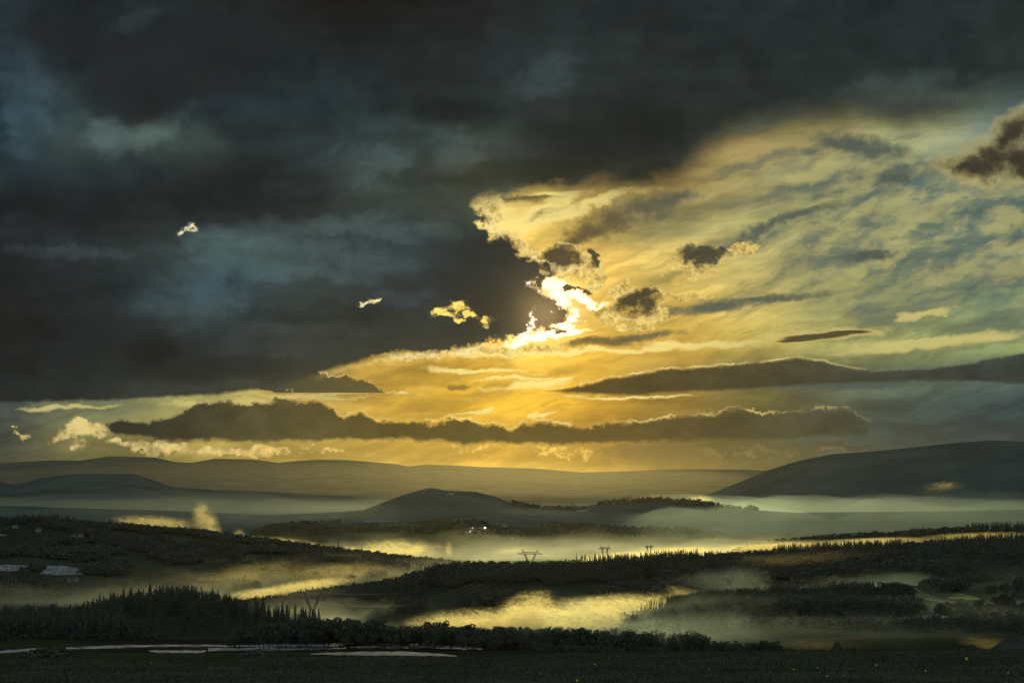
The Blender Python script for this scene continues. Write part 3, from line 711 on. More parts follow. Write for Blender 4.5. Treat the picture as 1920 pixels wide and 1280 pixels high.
WISPS = [
 (1060, 1158, 1340, 205, 36, 150, .014, 'bright golden mist bank rolling above the middle of the tree row', .45, 1.0, 4),
 (1180, 1136, 1440, 150, 26, 110, .022, 'golden mist tongue below the centre of the dark ridge', .45, 2.0, 1),
 (980, 1148, 1300, 80, 40, 100, .020, 'upright golden mist curl left of the bright bank', .46, 2.5, 25),
 (870, 1168, 1300, 150, 28, 100, .018, 'golden mist behind the tallest trees of the row', .45, 3.0, 4),
 (1300, 1126, 1520, 70, 24, 80, .014, 'pale mist curl left of the right wood', .46, 4.0, -20),
 (1400, 1108, 1600, 150, 16, 90, .003, 'faint mist strip above the right wood', .47, 4.5, 4),
 (388, 982, 3400, 24, 54, 120, .010, 'tall golden steam plume rising over the left slopes', .47, 5.0, 16),
 (375, 960, 3400, 14, 26, 80, .008, 'thin top of the golden steam plume', .47, 5.5, -12),
 (285, 980, 3500, 100, 18, 150, .009, 'low golden mist streak left of the steam plume', .46, 6.0, -3),
 (448, 1002, 3200, 14, 16, 60, .008, 'small steam puff right of the plume', .45, 7.0, 0),
 (560, 1100, 1950, 120, 13, 120, .020, 'golden mist strip along the left foot of the ridge', .45, 8.0, 8),
 (480, 1113, 1850, 70, 12, 100, .018, 'golden mist where the ridge meets the conifer hill', .45, 8.5, 4),
 (520, 1018, 3300, 130, 12, 160, .010, 'golden mist hugging the upper crest of the left slopes', .45, 9.0, -6),
 (690, 1038, 3300, 130, 13, 160, .010, 'golden mist hugging the lower crest of the left slopes', .45, 9.5, -6),
 (1755, 918, 9000, 58, 17, 300, .0075, 'torn bright cloudlet at the foot of the right mountain', .54, 10.0, 14),
 (1312, 937, 8000, 34, 12, 200, .0060, 'small bright cloudlet at the left foot of the right mountain', .47, 11.0, 0),
 (1890, 925, 9000, 60, 8, 250, .0016, 'faint cloudlet at the right edge below the mountain', .48, 12.0, 0),
 (841, 1028, 3600, 11, 20, 60, .004, 'thin upright steam column over the valley centre', .44, 13.0, 0),
 (780, 1030, 3600, 22, 14, 80, .006, 'small mist puff left of the steam column', .45, 13.5, 20),
 (1165, 1043, 2300, 110, 10, 100, .014, 'low bright mist around the second pylon', .45, 14.0, 2),
 (1270, 1034, 2700, 120, 9, 160, .012, 'bright mist ribbon behind the ridge crest right of the pylons', .44, 15.0, 3),
 (1450, 1024, 2900, 130, 10, 160, .012, 'bright mist ribbon behind the middle of the right ridge', .44, 15.3, 3),
 (1640, 1015, 3200, 130, 8, 160, .010, 'bright mist ribbon below the misty tree belts at right', .44, 15.6, 3),
 (1840, 1004, 3500, 130, 7, 160, .008, 'thin bright mist ribbon at the right edge above the ridge', .44, 15.9, 2),
 (1700, 1083, 1900, 60, 13, 90, .0035, 'tan mist smear above the round copse', .47, 16.0, 10),
 (1765, 1080, 1900, 30, 11, 60, .005, 'small tan mist smear above the road trees', .46, 17.0, 0),
 (1450, 1048, 1800, 260, 14, 90, .0010, 'ragged mist threads among the ridge conifers', .48, 18.0, 4),
 (1620, 1062, 1850, 200, 9, 90, .0016, 'long faint mist thread on the right flank', .47, 18.5, 3),
 (1830, 1058, 2000, 120, 9, 90, .0018, 'faint tan mist thread near the right edge', .47, 18.7, 6),
 (960, 1031, 3000, 56, 8, 80, .004, 'small mist streak left of the ridge pylon', .47, 19.0, 6),
 (1860, 1208, 900, 60, 14, 60, .006, 'pale mist behind the mound at the right end of the meadow', .46, 20.0, 0),
 (1530, 1212, 930, 110, 13, 60, .0022, 'faint mist behind the right half of the meadow edge', .47, 21.0, 0),
 (740, 1030, 3500, 110, 26, 200, .005, 'soft golden mist above the end of the left slopes', .46, 22.0, 0),
 (460, 1075, 2250, 170, 26, 150, .0016, 'faint smoke drifting over the left slopes', .48, 23.0, 10),
 (330, 1128, 1800, 150, 14, 120, .0016, 'faint mist on the flat behind the conifer hill', .47, 24.0, 2),
 (620, 1070, 2250, 150, 20, 150, .002, 'faint golden smoke below the end of the left slopes', .47, 25.0, 5),
]
for w in WISPS:
    wisp(*w[:7], w[7], thr=w[8], seed=w[9] * 3.7, tilt=w[10])
# ------------------------------------------------------------------ tree shapes
def leaf_tris(P, size, seed):
    r = np.random.default_rng(seed)
    n = len(P)
    a = r.normal(size=(n, 3)); a /= np.linalg.norm(a, axis=1)[:, None]
    b = np.cross(a, r.normal(size=(n, 3))); b /= np.linalg.norm(b, axis=1)[:, None]
    s = (size * r.uniform(.6, 1.3, n))[:, None]
    V = np.stack([P + a * s, P - a * s * .5 + b * s * .8, P - a * s * .5 - b * s * .8], 1).reshape(-1, 3)
    return V, np.arange(3 * n).reshape(-1, 3)
def broadleaf(seed, n=900, size=.6, h=14.0, w=5.5, clumps=16, base=.22, poplar=False):
    """crown leaf cloud and trunk polylines for a tree of height h"""
    r = np.random.default_rng(seed)
    cz = h * (base + 1) / 2; rz = h * (1 - base) / 2
    cen = []
    for i in range(clumps):
        d = r.normal(size=3); d /= np.linalg.norm(d); d *= r.uniform(.35, .78)
        if not poplar and d[2] < -.5: d[2] *= .5
        cen.append([d[0] * w, d[1] * w, cz + d[2] * rz])
    cen = np.array(cen); cr = r.uniform(.26, .42, clumps) * w
    if poplar: cr *= 1.3
    k = r.integers(0, clumps, n)
    d = r.normal(size=(n, 3)); d /= np.linalg.norm(d, axis=1)[:, None]
    d *= (r.uniform(0.45, 1, n) ** .5)[:, None]
    P = cen[k] + d * cr[k][:, None] * [1, 1, .85]
    P[:, 2] = np.maximum(P[:, 2], h * base * .6)
    V, Fc = leaf_tris(P, size, seed + 1)
    t = MB()
    t.tube([[0, 0, -1.5], [0, 0, h * .2], [r.normal() * .3, r.normal() * .3, h * .45], [r.normal() * .4, r.normal() * .4, h * .7]], [.38, .28, .18, .06], 6)
    for i in range(min(clumps, 6)):
        c = cen[i]
        t.tube([[0, 0, h * (.22 + .04 * i)], (np.array([0, 0, h * .35]) + c) / 2, c], [.14, .09, .03], 4)
    return (V, Fc), t
def conifer(seed, n=700, size=.55, h=19.0, w=3.2):
    r = np.random.default_rng(seed)
    lv = r.uniform(.06, 1, n) ** .8
    t = 1 - lv
    tier = np.floor(lv * 13); fr = lv * 13 - tier
    rad = (1 - lv) * w * (1.12 - .45 * fr) + .10
    a = r.uniform(0, 2 * math.pi, n)
    br = 1 + .28 * np.sin(a * 5 + tier * 1.7 + seed)
    q = r.uniform(.25, 1, n) ** .6 * rad * br
    P = np.stack([np.cos(a) * q, np.sin(a) * q, h * lv - q * .18], -1)
    V, Fc = leaf_tris(P, size * (.55 + .6 * t), seed + 1)
    tr = MB(); tr.tube([[0, 0, -1.5], [0, 0, h * .5], [0, 0, h * 1.02]], [.28, .16, .03], 6)
    return (V, Fc), tr

def proto_mesh(name, VF, mat, smooth=False):
    me = bpy.data.meshes.new(name); make_mesh(me, VF[0], VF[1], smooth); me.materials.append(mat); return me
def proto_mb(name, mb, mat):
    V = np.concatenate(mb.V); Fs = [np.concatenate(f) for f in (mb.F3, mb.F4) if f]
    me = bpy.data.meshes.new(name); make_mesh(me, V, Fs); me.materials.append(mat); return me
def variants(kind, nvar, **k):
    out = []
    for i in range(nvar):
        c, t = (conifer if kind == 'c' else broadleaf)(100 + i * 7 + (0 if kind == 'c' else 500), **k)
        out.append((proto_mesh('crown', c, M['needle'] if kind == 'c' else M['leaf']), proto_mb('trunk', t, M['bark'])))
    return out
CON = variants('c', 6)
BRD = variants('b', 8, n=1300, base=.04, clumps=20, w=5.8)
BIG = variants('b', 3, n=2600, h=19.0, w=10.5, clumps=34, base=.06)
BUSH = variants('b', 3, n=500, h=5.5, w=3.4, clumps=12, base=.02, size=.4)
POP = variants('b', 2, n=700, h=18.0, w=2.1, clumps=18, base=.08, poplar=True)

def ground_z(px, t): return land(np.array([px]), np.array([t]))
def find_t(px, depth):
    """row index at which column px reaches a depth"""
    ts = np.linspace(0, NK - 1.001, 3000)
    Y = land(np.full_like(ts, px), ts)[1]
    return float(np.interp(depth, Y, ts))
def place_tree(kind, V, px, t, s=1.0, sz=None, label='', cat='tree', group=None, name='tree'):
    x, y, z = (float(a[0]) for a in land(np.array([px]), np.array([t])))
    e = bpy.data.objects.new(name, None); COL.objects.link(e)
    e.empty_display_size = 1
    e.location = (x, y, z); e.scale = (s, s, sz or s); e.rotation_euler = (0, 0, random.uniform(0, 6.28))
    cm, tm = random.choice(V)
    for nm, me in (('crown', cm), ('trunk', tm)):
        o = bpy.data.objects.new(nm, me); COL.objects.link(o); o.parent = e
    props(e, label, cat, None, group)
    return e
def h_for(px, t, toprow, native):
    """scale that brings a tree of native height standing at (px,t) up to a picture row"""
    x, y, z = (float(a[0]) for a in land(np.array([px]), np.array([t])))
    return (zat(toprow, y) - z) / native

# tree row behind the meadow: (column, top row, kind, width factor)
ORD = ['first', 'second', 'third', 'fourth', 'fifth', 'sixth', 'seventh', 'eighth', 'ninth', 'tenth', 'eleventh', 'twelfth', 'thirteenth', 'fourteenth', 'fifteenth', 'sixteenth', 'seventeenth', 'eighteenth', 'nineteenth', 'twentieth']
def ordn(i):
    if i < 20: return ORD[i]
    tens = {20: 'twenty', 30: 'thirty', 40: 'forty', 50: 'fifty', 60: 'sixty', 70: 'seventy', 80: 'eighty', 90: 'ninety'}
    n = i + 1; T_, u = n - n % 10, n % 10
    return (tens[T_] + '-' + ORD[u - 1]) if u else {20: 'twentieth', 30: 'thirtieth', 40: 'fortieth', 50: 'fiftieth', 60: 'sixtieth', 70: 'seventieth', 80: 'eightieth', 90: 'ninetieth'}[T_]
top_line = C([(430, 1186), (470, 1172), (520, 1160), (560, 1152), (640, 1148), (700, 1158), (730, 1168), (780, 1172), (800, 1168), (830, 1162), (850, 1172), (890, 1176), (905, 1180), (940, 1172), (980, 1176), (1000, 1180), (1050, 1178), (1090, 1180), (1130, 1176), (1160, 1180), (1200, 1184), (1240, 1188), (1330, 1196)])
row = []
px = 432.0
while px < 1400:
    row.append(px); px += random.uniform(7, 13) if px < 980 else random.uniform(8, 14)
row = [p for p in row if not (1225 < p < 1335)]
k = 0
for p in row:
    if 1340 < p: continue
    t = find_t(p, random.uniform(805, 880))
    tr_ = float(top_line(p)) + random.triangular(-12, 13, 4)
    s = h_for(p, t, tr_, 14.0)
    place_tree('b', BRD, p, t, max(.55, s) * random.uniform(.9, 1.3), s, 'dark leafy tree in the row behind the meadow, %s from the left' % ordn(k), 'tree', 'trees in the row behind the meadow')
    k += 1
def one(kind, V, px, toprow, depth, wide, native, label, cat='tree', name='tree', group=None):
    t = find_t(px, depth); s = h_for(px, t, toprow, native)
    return place_tree(kind, V, px, t, s * wide, s, label, cat, group, name)
one('b', BRD, 829, 1157, 850, .9, 14.0, 'tallest tree of the row behind the meadow, with a round knob top')
one('b', BRD, 875, 1168, 850, 1.0, 14.0, 'airy tree at the right end of the lit gap in the row')
one('b', BRD, 941, 1171, 845, 1.15, 14.0, 'full round tree right of the lit gap in the row')
one('b', BIG, 1292, 1176, 780, .95, 19.0, 'large black dome shaped tree at the right end of the row')
one('b', BIG, 1318, 1182, 785, .7, 19.0, 'lower right half of the large black dome of foliage')
one('b', BIG, 1262, 1192, 785, .7, 19.0, 'low dark tree leaning against the left side of the dome shaped tree')
one('b', BRD, 1352, 1203, 800, 1.2, 14.0, 'small tree with bright gap on its right, right of the dome shaped tree')
one('b', BRD, 1372, 1206, 800, 1.1, 14.0, 'smallest tree between the dome shaped tree and the clipped block')
one('b', BRD, 1412, 1199, 800, 1.3, 14.0, 'left third of the clipped looking block of trees')
one('b', BRD, 1433, 1196, 800, 1.3, 14.0, 'middle of the clipped looking block of trees')
one('b', BRD, 1452, 1198, 800, 1.2, 14.0, 'right third of the clipped looking block of trees')
one('b', BUSH, 1464, 1216, 800, 1.4, 5.5, 'small bush at the right foot of the clipped block of trees', 'bush', 'bush')
one('b', BUSH, 1574, 1196, 600, .55, 5.5, 'narrow upright bush on the right half of the meadow edge', 'bush', 'bush')
one('b', BUSH, 1818, 1202, 620, 1.1, 5.5, 'round bush left of the pale mist at the right end', 'bush', 'bush')
one('b', BUSH, 1848, 1208, 500, .9, 5.5, 'small bush left of the earth mound at the right end', 'bush', 'bush')
one('b', BUSH, 90, 1206, 640, 2.4, 5.5, 'low black bush between the pale field strips on the left', 'bush', 'bush')
one('b', BUSH, 484, 1211, 560, 1.6, 5.5, 'black rounded bush in front of the glittering field', 'bush', 'bush')
# far left bushes
for i, (p, tp) in enumerate([(14, 1138), (48, 1132), (75, 1141), (105, 1134), (135, 1136), (170, 1140)]):
    one('b', BRD, p, tp, 1130, 1.2, 14.0, 'dim round tree left of the black conifer hill, %s from the left' % ordn(i), group='dim trees at the left edge')

# black conifer hill
hill_top = C([(150, 1140), (180, 1128), (200, 1120), (235, 1112), (262, 1106), (300, 1099), (345, 1097), (372, 1102), (400, 1110), (440, 1119), (480, 1130), (520, 1141), (560, 1150), (620, 1160)])
n = 0
for i in range(255):
    px = random.uniform(150, 600)
    ridge = i < 120
    t = 5 - (random.uniform(-.05, .12) if ridge else random.uniform(.05, .9))
    x, y, z = (float(a[0]) for a in land(np.array([px]), np.array([t])))
    if ridge: s = (zat(float(hill_top(px)) + random.triangular(-5, 9, 3), y) - z) / 19.0
    else: s = random.uniform(.55, .95)
    s = max(.35, s)
    place_tree('c', CON, px, t, s * random.uniform(.9, 1.2), s, (('black pointed conifer on the left shoulder of the low hill crest at lower left' if px < 260 else 'black pointed conifer on the rounded top of the low hill at lower left' if px < 400 else 'black pointed conifer on the long right hand descent of the low hill crest') if ridge else ('black conifer on the left part of the near slope of the conifer hill' if px < 300 else 'black conifer in the middle of the near slope of the conifer hill' if px < 450 else 'black conifer on the right part of the near slope of the conifer hill')), 'conifer', 'conifers on the black hill crest' if ridge else 'conifers on the black hill slope', 'conifer_tree')

# trees round the road on the right, R3 crest
RT = [(1700, 1112, 1290, 1.3, 'leafy tree at the right end of the dark wood'), (1722, 1118, 1250, 1.3, 'last tree of the dark wood, beside the pale road'), (1763, 1127, 1200, 1.2, 'lone round tree in the field below the pale road')]
for q in RT: one('b', BRD, q[0], q[1], q[2], q[3], 14.0, q[4])
for i, (p, tp) in enumerate([(1745, 1108), (1753, 1107), (1762, 1107), (1771, 1108), (1780, 1110)]):
    one('b', BRD, p, tp, 1480, .8, 14.0, 'small egg shaped roadside tree, %s from the left of five' % ORD[i], group='egg shaped trees along the road')
for i, (p, tp, d) in enumerate([(1762, 1126, 1250), (1775, 1124, 1255), (1788, 1126, 1250), (1800, 1124, 1255), (1812, 1128, 1250), (1822, 1133, 1250)]):
    one('b', BRD, p, tp, d, 1.25, 14.0, 'dark tree of the hedge below the pale road, %s from the left' % ORD[i], group='hedge trees below the road')
for i, (p, tp, d, w) in enumerate([(1838, 1122, 1220, 1.3), (1856, 1126, 1200, 1.2), (1878, 1110, 1230, 1.5), (1893, 1116, 1200, 1.4), (1912, 1128, 1180, 1.3), (1925, 1124, 1190, 1.4), (1905, 1100, 1300, 1.3), (1860, 1092, 1420, 1.3), (1884, 1090, 1420, 1.3), (1915, 1090, 1400, 1.4), (1830, 1142, 1180, 1.0), (1850, 1146, 1170, 1.0), (1872, 1142, 1170, 1.1)]):
    one('b', BRD, p, tp, d, w, 14.0, 'round tree of the farm grove at the right edge, %s from the left as planted' % ORD[i], group='trees of the right edge grove')
for i, (p, tp, w) in enumerate([(1642, 1098, 1.3), (1660, 1088, 1.6), (1678, 1085, 1.7), (1694, 1088, 1.6), (1708, 1094, 1.3)]):
    one('b', BRD, p, tp, 1460, w, 14.0, 'tree of the round dark copse left of the pale road, %s from the left' % ORD[i], group='trees of the round copse')
one('b', POP, 630, 1092, 1710, 1.0, 18.0, 'pair of narrow poplars poking above the left end of the ridge', name='poplar_tree')
one('b', POP, 626, 1096, 1710, .9, 18.0, 'shorter narrow poplar just left of the ridge poplar', name='poplar_tree')

# ------------------------------------------------------------------ woods too dense to count, one object per wood
def low_tree_b(nf, seed):
    c, _ = broadleaf(seed, n=nf, size=1.0 * (90 / nf) ** .5, h=12.0, w=5.2, clumps=7, base=.05)
    return c
def low_tree_c(nf, seed):
    c, _ = conifer(seed, n=nf, size=.95 * (90 / nf) ** .5, h=17.0, w=3.3)
    return c
def forest(name, pxr, tr, count, nf, conf, label, dens=None, hs=(.7, 1.15), seed=1, thr=.0, nscale=90.0):
    r = np.random.default_rng(seed)
    px = r.uniform(*pxr, count * 3); t = r.uniform(*tr, count * 3)
    x, y, z = land(px, t)
    m = fbm(x / nscale, y / nscale, seed, 3) > thr
    if dens: m &= r.uniform(0, 1, len(px)) < dens(px, t)
    px, t, x, y, z = (a[m][:count] for a in (px, t, x, y, z))
    nvar = 6
    Bv = [low_tree_b(nf, 900 + i) for i in range(nvar)]; Cv = [low_tree_c(nf, 950 + i) for i in range(nvar)]
    iscon = fbm(x / 140.0, y / 140.0, seed + 5, 3) < conf
    Vs = []; Fs = []; n0 = 0
    which = r.integers(0, nvar, len(x))
    for c in (0, 1):
        for k in range(nvar):
            s_ = np.where((iscon == bool(c)) & (which == k))[0]
            if not len(s_): continue
            V, Fc = (Cv if c else Bv)[k]
            a = r.uniform(0, 6.28, len(s_)); sc = r.uniform(*hs, len(s_)); sx = sc * r.uniform(.85, 1.2, len(s_))
            X = (np.cos(a)[:, None] * V[None, :, 0] - np.sin(a)[:, None] * V[None, :, 1]) * sx[:, None] + x[s_][:, None]
            Yy = (np.sin(a)[:, None] * V[None, :, 0] + np.cos(a)[:, None] * V[None, :, 1]) * sx[:, None] + y[s_][:, None]
            Zz = V[None, :, 2] * sc[:, None] + z[s_][:, None] - .5
            Vs.append(np.stack([X, Yy, Zz], -1).reshape(-1, 3).astype(np.float32))
            Fs.append((Fc[None] + (np.arange(len(s_)) * len(V))[:, None, None] + n0).reshape(-1, 3)); n0 += len(s_) * len(V)
    o = mesh_obj(name, np.concatenate(Vs), np.concatenate(Fs), M['leaf'])
    props(o, label, None, 'stuff'); return o
forest('forest', (430, 2000), (6.6, 7.06), 9000, 84, -.1, 'dark wood covering the crest of the central ridge', seed=11, thr=-.4, hs=(.45, 1.0), dens=lambda p, t: np.clip((t - 6.62) / .2 + .25 * np.sin(p * .05) * np.sin(p * .013), 0, 1))
forest('forest', (700, 2000), (6.1, 6.8), 4500, 46, .0, 'dim wood on the near flank of the central ridge', seed=12, thr=.0, nscale=60)
forest('forest', (1170, 1720), (4.75, 5.12), 2600, 190, .04, 'dark wood on the rise at right, above the block of trees', seed=13, thr=-.45, hs=(.7, 1.25), dens=lambda p, t: np.clip((p - 1165) / 120, .1, 1) * np.clip((1725 - p) / 30, 0, 1))
forest('forest', (1180, 2000), (4.0, 4.75), 1500, 80, -.2, 'scrub and bushes on the dim slope behind the meadow at right', seed=14, thr=.02, hs=(.35, .7))
forest('forest', (1250, 2000), (5.15, 6.1), 3200, 60, -.08, 'woods and hedges on the hazy flat behind the right wood', seed=15, thr=.03, nscale=60, dens=lambda p, t: ~((p > 1640) & (p < 1860) & (t < 5.85)))
forest('forest', (-60, 900), (8.0, 9.03), 9000, 26, -.2, 'hedges and woods patching the farmland of the left slopes', seed=16, thr=.055, nscale=70, hs=(.6, 1.2))
forest('forest', (-60, 830), (8.96, 9.03), 2200, 26, -.15, 'tree fringe along the crest of the left slopes', seed=17, thr=-.5, hs=(.6, 1.3))
forest('forest', (1380, 2000), (8.9, 9.05), 1800, 26, -.15, 'low tree belts in the mist behind the right ridge', seed=18, thr=-.1, hs=(.9, 1.8))
forest('forest', (470, 1500), (10.6, 11.1), 2000, 22, -.3, 'faint woods on the low spur in the middle of the valley', seed=19, thr=.0, hs=(.9, 1.8), nscale=200)
forest('forest', (960, 1420), (12.85, 13.02), 900, 20, -.3, 'faint tree fringe on the far rise right of the flat topped hill', seed=20, thr=-.1, hs=(1, 2.2), nscale=200)
forest('forest', (-60, 460), (4.0, 4.9), 2200, 60, .1, 'black wood filling the ground below the conifer hill', seed=21, thr=-.12, hs=(.5, .9), dens=lambda p, t: ~((p > 230) & (p < 355) & (t > 4.1) & (t < 4.6)))
forest('forest', (560, 1180), (4.05, 4.5), 700, 90, -.3, 'undergrowth and young trees right behind the tree row', seed=22, thr=-.2, hs=(.35, .75))
forest('undergrowth', (430, 1420), (2.55, 3.25), 1500, 110, -.3, 'low scrub along the foot of the tree row behind the meadow', seed=32, thr=-.5, hs=(.22, .5), dens=lambda p, t: np.where(p < 905, t > 3.02, np.where(p < 1000, t > 2.9, 1.0)) * 1.0)
forest('forest', (1100, 1260), (5.55, 5.75), 260, 60, .3, 'small conifer spit standing out of the golden mist', seed=23, thr=-.5, hs=(.5, .9))

# ------------------------------------------------------------------ meadow grass
def grass():
    r = np.random.default_rng(5)
    n = 90000
    y = 36 + 62 * r.uniform(0, 1, n) ** .7
    x = r.uniform(-1, 1, n) * y * .40
    z = meadow_z(x, y)
    h = r.uniform(.04, .17, n) * (1 + 1.2 * np.clip(fbm(x / 2.5, y / 2.5, 8, 3), -.4, .6)) * (1 + .0 * y)
    a = r.uniform(0, math.pi, n); w = r.uniform(.012, .03, n)
    lx, ly = r.normal(size=n) * .12, r.normal(size=n) * .12
    A = np.stack([x - np.cos(a) * w, y - np.sin(a) * w, z - .03], -1); B = np.stack([x + np.cos(a) * w, y + np.sin(a) * w, z - .03], -1)
    T_ = np.stack([x + lx, y + ly, z + h], -1)
    o = mesh_obj('grass', np.stack([A, B, T_], 1).reshape(-1, 3), np.arange(3 * n).reshape(-1, 3), M['grass'])
    props(o, 'rough dark grass growing on the meadow in the foreground', None, 'stuff')
grass()
FL = [(1812, 1237, .06), (1643, 1248, .035), (1735, 1259, .03), (1488, 1256, .03), (1533, 1252, .025), (1116, 1246, .03), (1082, 1277, .035), (1551, 1268, .025), (1330, 1254, .02), (1012, 1262, .02), (1583, 1266, .02), (1890, 1262, .025), (284, 1243, .03)]
for i, (px, py, r_) in enumerate(FL):
    # find the spot on the meadow seen at this row
    d = np.linspace(30, 92, 900); xx = (px - 960) / F * d
    rr = HZ - (meadow_z(xx, d) + .2) / d * F
    j = int(np.argmin(np.abs(rr - py)))
    e = bpy.data.objects.new('wildflower', None); COL.objects.link(e); e.location = (xx[j], d[j], float(meadow_z(xx[j:j + 1], d[j:j + 1])[0]))
    m = MB(); c0 = np.array([0, 0, .2 + r_])
    for k in range(6):
        a = k * math.pi / 3
        m.bar(c0, c0 + np.array([math.cos(a), -.3, math.sin(a)]) * r_, r_ * .35, r_ * .12, 5)
    m.build('petals', M['flower'], e)
    s_ = MB(); s_.tube([[0, 0, 0], [.01, 0, .12], [0, 0, .2 + r_]], .006, 4); s_.build('stem', M['grass'], e)
    props(e, 'largest pale yellow bloom in the grass at lower right' if i == 0 else 'tiny yellow flower in the dark meadow, %s in order of size after the pale bloom' % ORD[i - 1], 'flower', None, 'yellow flowers in the meadow')

# ------------------------------------------------------------------ pale film covered fields, roads, lawns
def patch(name, pts, lift, mat, label, cat=None, kind='structure', nx=40, ny=6):
    """sheet lying on the land: pts = [(px, row_top, row_bottom)...] traced along the picture, set on the relief"""
    ts = np.linspace(0.6, 10.5, 2500)
    px = np.linspace(pts[0][0], pts[-1][0], nx)
    a = np.interp(px, [p[0] for p in pts], [p[1] for p in pts]); b = np.interp(px, [p[0] for p in pts], [p[2] for p in pts])
    jt = fbm(px * .13, px * 0 + pts[0][1], 3, 4) * 2.6; jb = fbm(px * .13, px * 0 + pts[0][1] + 9.0, 4, 4) * 2.6
    th = np.minimum(1, (b - a) / 3.0); a = a + jt * th; b = b + jb * th
    V = []
    for j in range(ny + 1):
        rowv = a + (b - a) * j / ny
        for p, rr in zip(px, rowv):
            x, y, z = land(np.full_like(ts, p), ts)
            pr = HZ - z / y * F
            ok = (y > pts_d[0]) & (y < pts_d[1])
            k = np.argmin(np.where(ok, np.abs(pr - rr), 1e9))
            V.append((x[k], y[k], z[k] + lift))
    o = mesh_obj(name, np.array(V), grid_faces(ny + 1, nx), mat)
    props(o, label, cat, kind); return o
pts_d = (600, 960)
patch('field', [(-60, 1221, 1226), (0, 1220, 1225), (60, 1216, 1221), (68, 1215, 1217)], .3, M['film'], 'short pale film covered field strip at the lower left corner')
patch('field', [(124, 1214, 1217), (200, 1210.5, 1216), (300, 1209, 1212.5), (420, 1209, 1212.5), (560, 1207, 1213), (640, 1206, 1211), (682, 1203, 1205)], .3, M['film'], 'long glittering film covered field strip in front of the black wood')
patch('field', [(280, 1219.5, 1222), (300, 1219, 1224.5), (370, 1220, 1224.5), (386, 1219, 1222)], .3, M['film'], 'short pale field strip below the long glittering strip')
patch('field', [(390, 1215, 1221), (470, 1215, 1220), (560, 1214, 1219), (650, 1214, 1217)], .3, M['film'], 'dim film field right of the short strip')
patch('field', [(655, 1213, 1215), (720, 1205.5, 1216), (800, 1206, 1215), (860, 1210, 1218), (905, 1216.5, 1218.5)], .3, M['film2'], 'pale blue wet field left of the lit gap in the tree row')
patch('field', [(583, 1225, 1228), (680, 1222, 1229), (760, 1222, 1230), (815, 1225, 1231), (856, 1229.5, 1231)], .3, M['film2'], 'glittering field strip touching the meadow edge')
pts_d = (2200, 2990)
patch('field', [(-40, 1058, 1070), (30, 1059, 1071), (60, 1061, 1068)], .5, M['film'], 'pale field at the left edge halfway up the slopes')
patch('field', [(76, 1074, 1078), (88, 1060, 1077), (120, 1061, 1078), (157, 1067, 1077)], .5, M['film'], 'large pale field with a slanted left side halfway up the slopes')
patch('field', [(163, 1013, 1015), (185, 1013.5, 1016.5), (208, 1017, 1018.5)], .5, M['film'], 'thin bright field strip high on the left slopes')
patch('field', [(158, 1031, 1033), (190, 1031, 1035), (222, 1034, 1036)], .5, M['film'], 'dull field strip below the thin bright one')
patch('field', [(-30, 1001, 1004), (12, 1002, 1004)], .5, M['film'], 'small pale strip at the left edge near the crest')
pts_d = (1180, 1700)
patch('road', [(1716, 1114, 1115.5), (1745, 1119, 1120.5), (1772, 1124, 1125.5), (1800, 1130, 1131.5)], .25, M['road'], 'upper carriageway of the pale shining road at right', nx=30, ny=3)
patch('road', [(1716, 1117.5, 1120.5), (1745, 1122.5, 1125), (1772, 1128, 1130), (1800, 1131.7, 1133)], .25, M['road'], 'lower wider carriageway of the pale shining road at right', nx=30, ny=3)
M['bright_grass'] = surf_mat('bright_grass', (.05, .09, .02), (.13, .19, .04), 0.05, 0.8, 0.1)
patch('lawn', [(1777, 1121, 1122.5), (1786, 1116, 1123), (1800, 1112.5, 1122), (1812, 1114, 1124.5), (1826, 1117, 1124), (1838, 1121, 1123)], .22, M['bright_grass'], 'bright green lawn right of the egg shaped trees', nx=24, ny=6)
patch('lawn', [(1697, 1156, 1159), (1740, 1152, 1162), (1800, 1156, 1162)], .22, surf_mat('dull_grass', (.06, .10, .03), (.12, .17, .05), 0.05, 0.9, 0.1), 'dull green pasture strip below the dark wood', nx=24, ny=6)

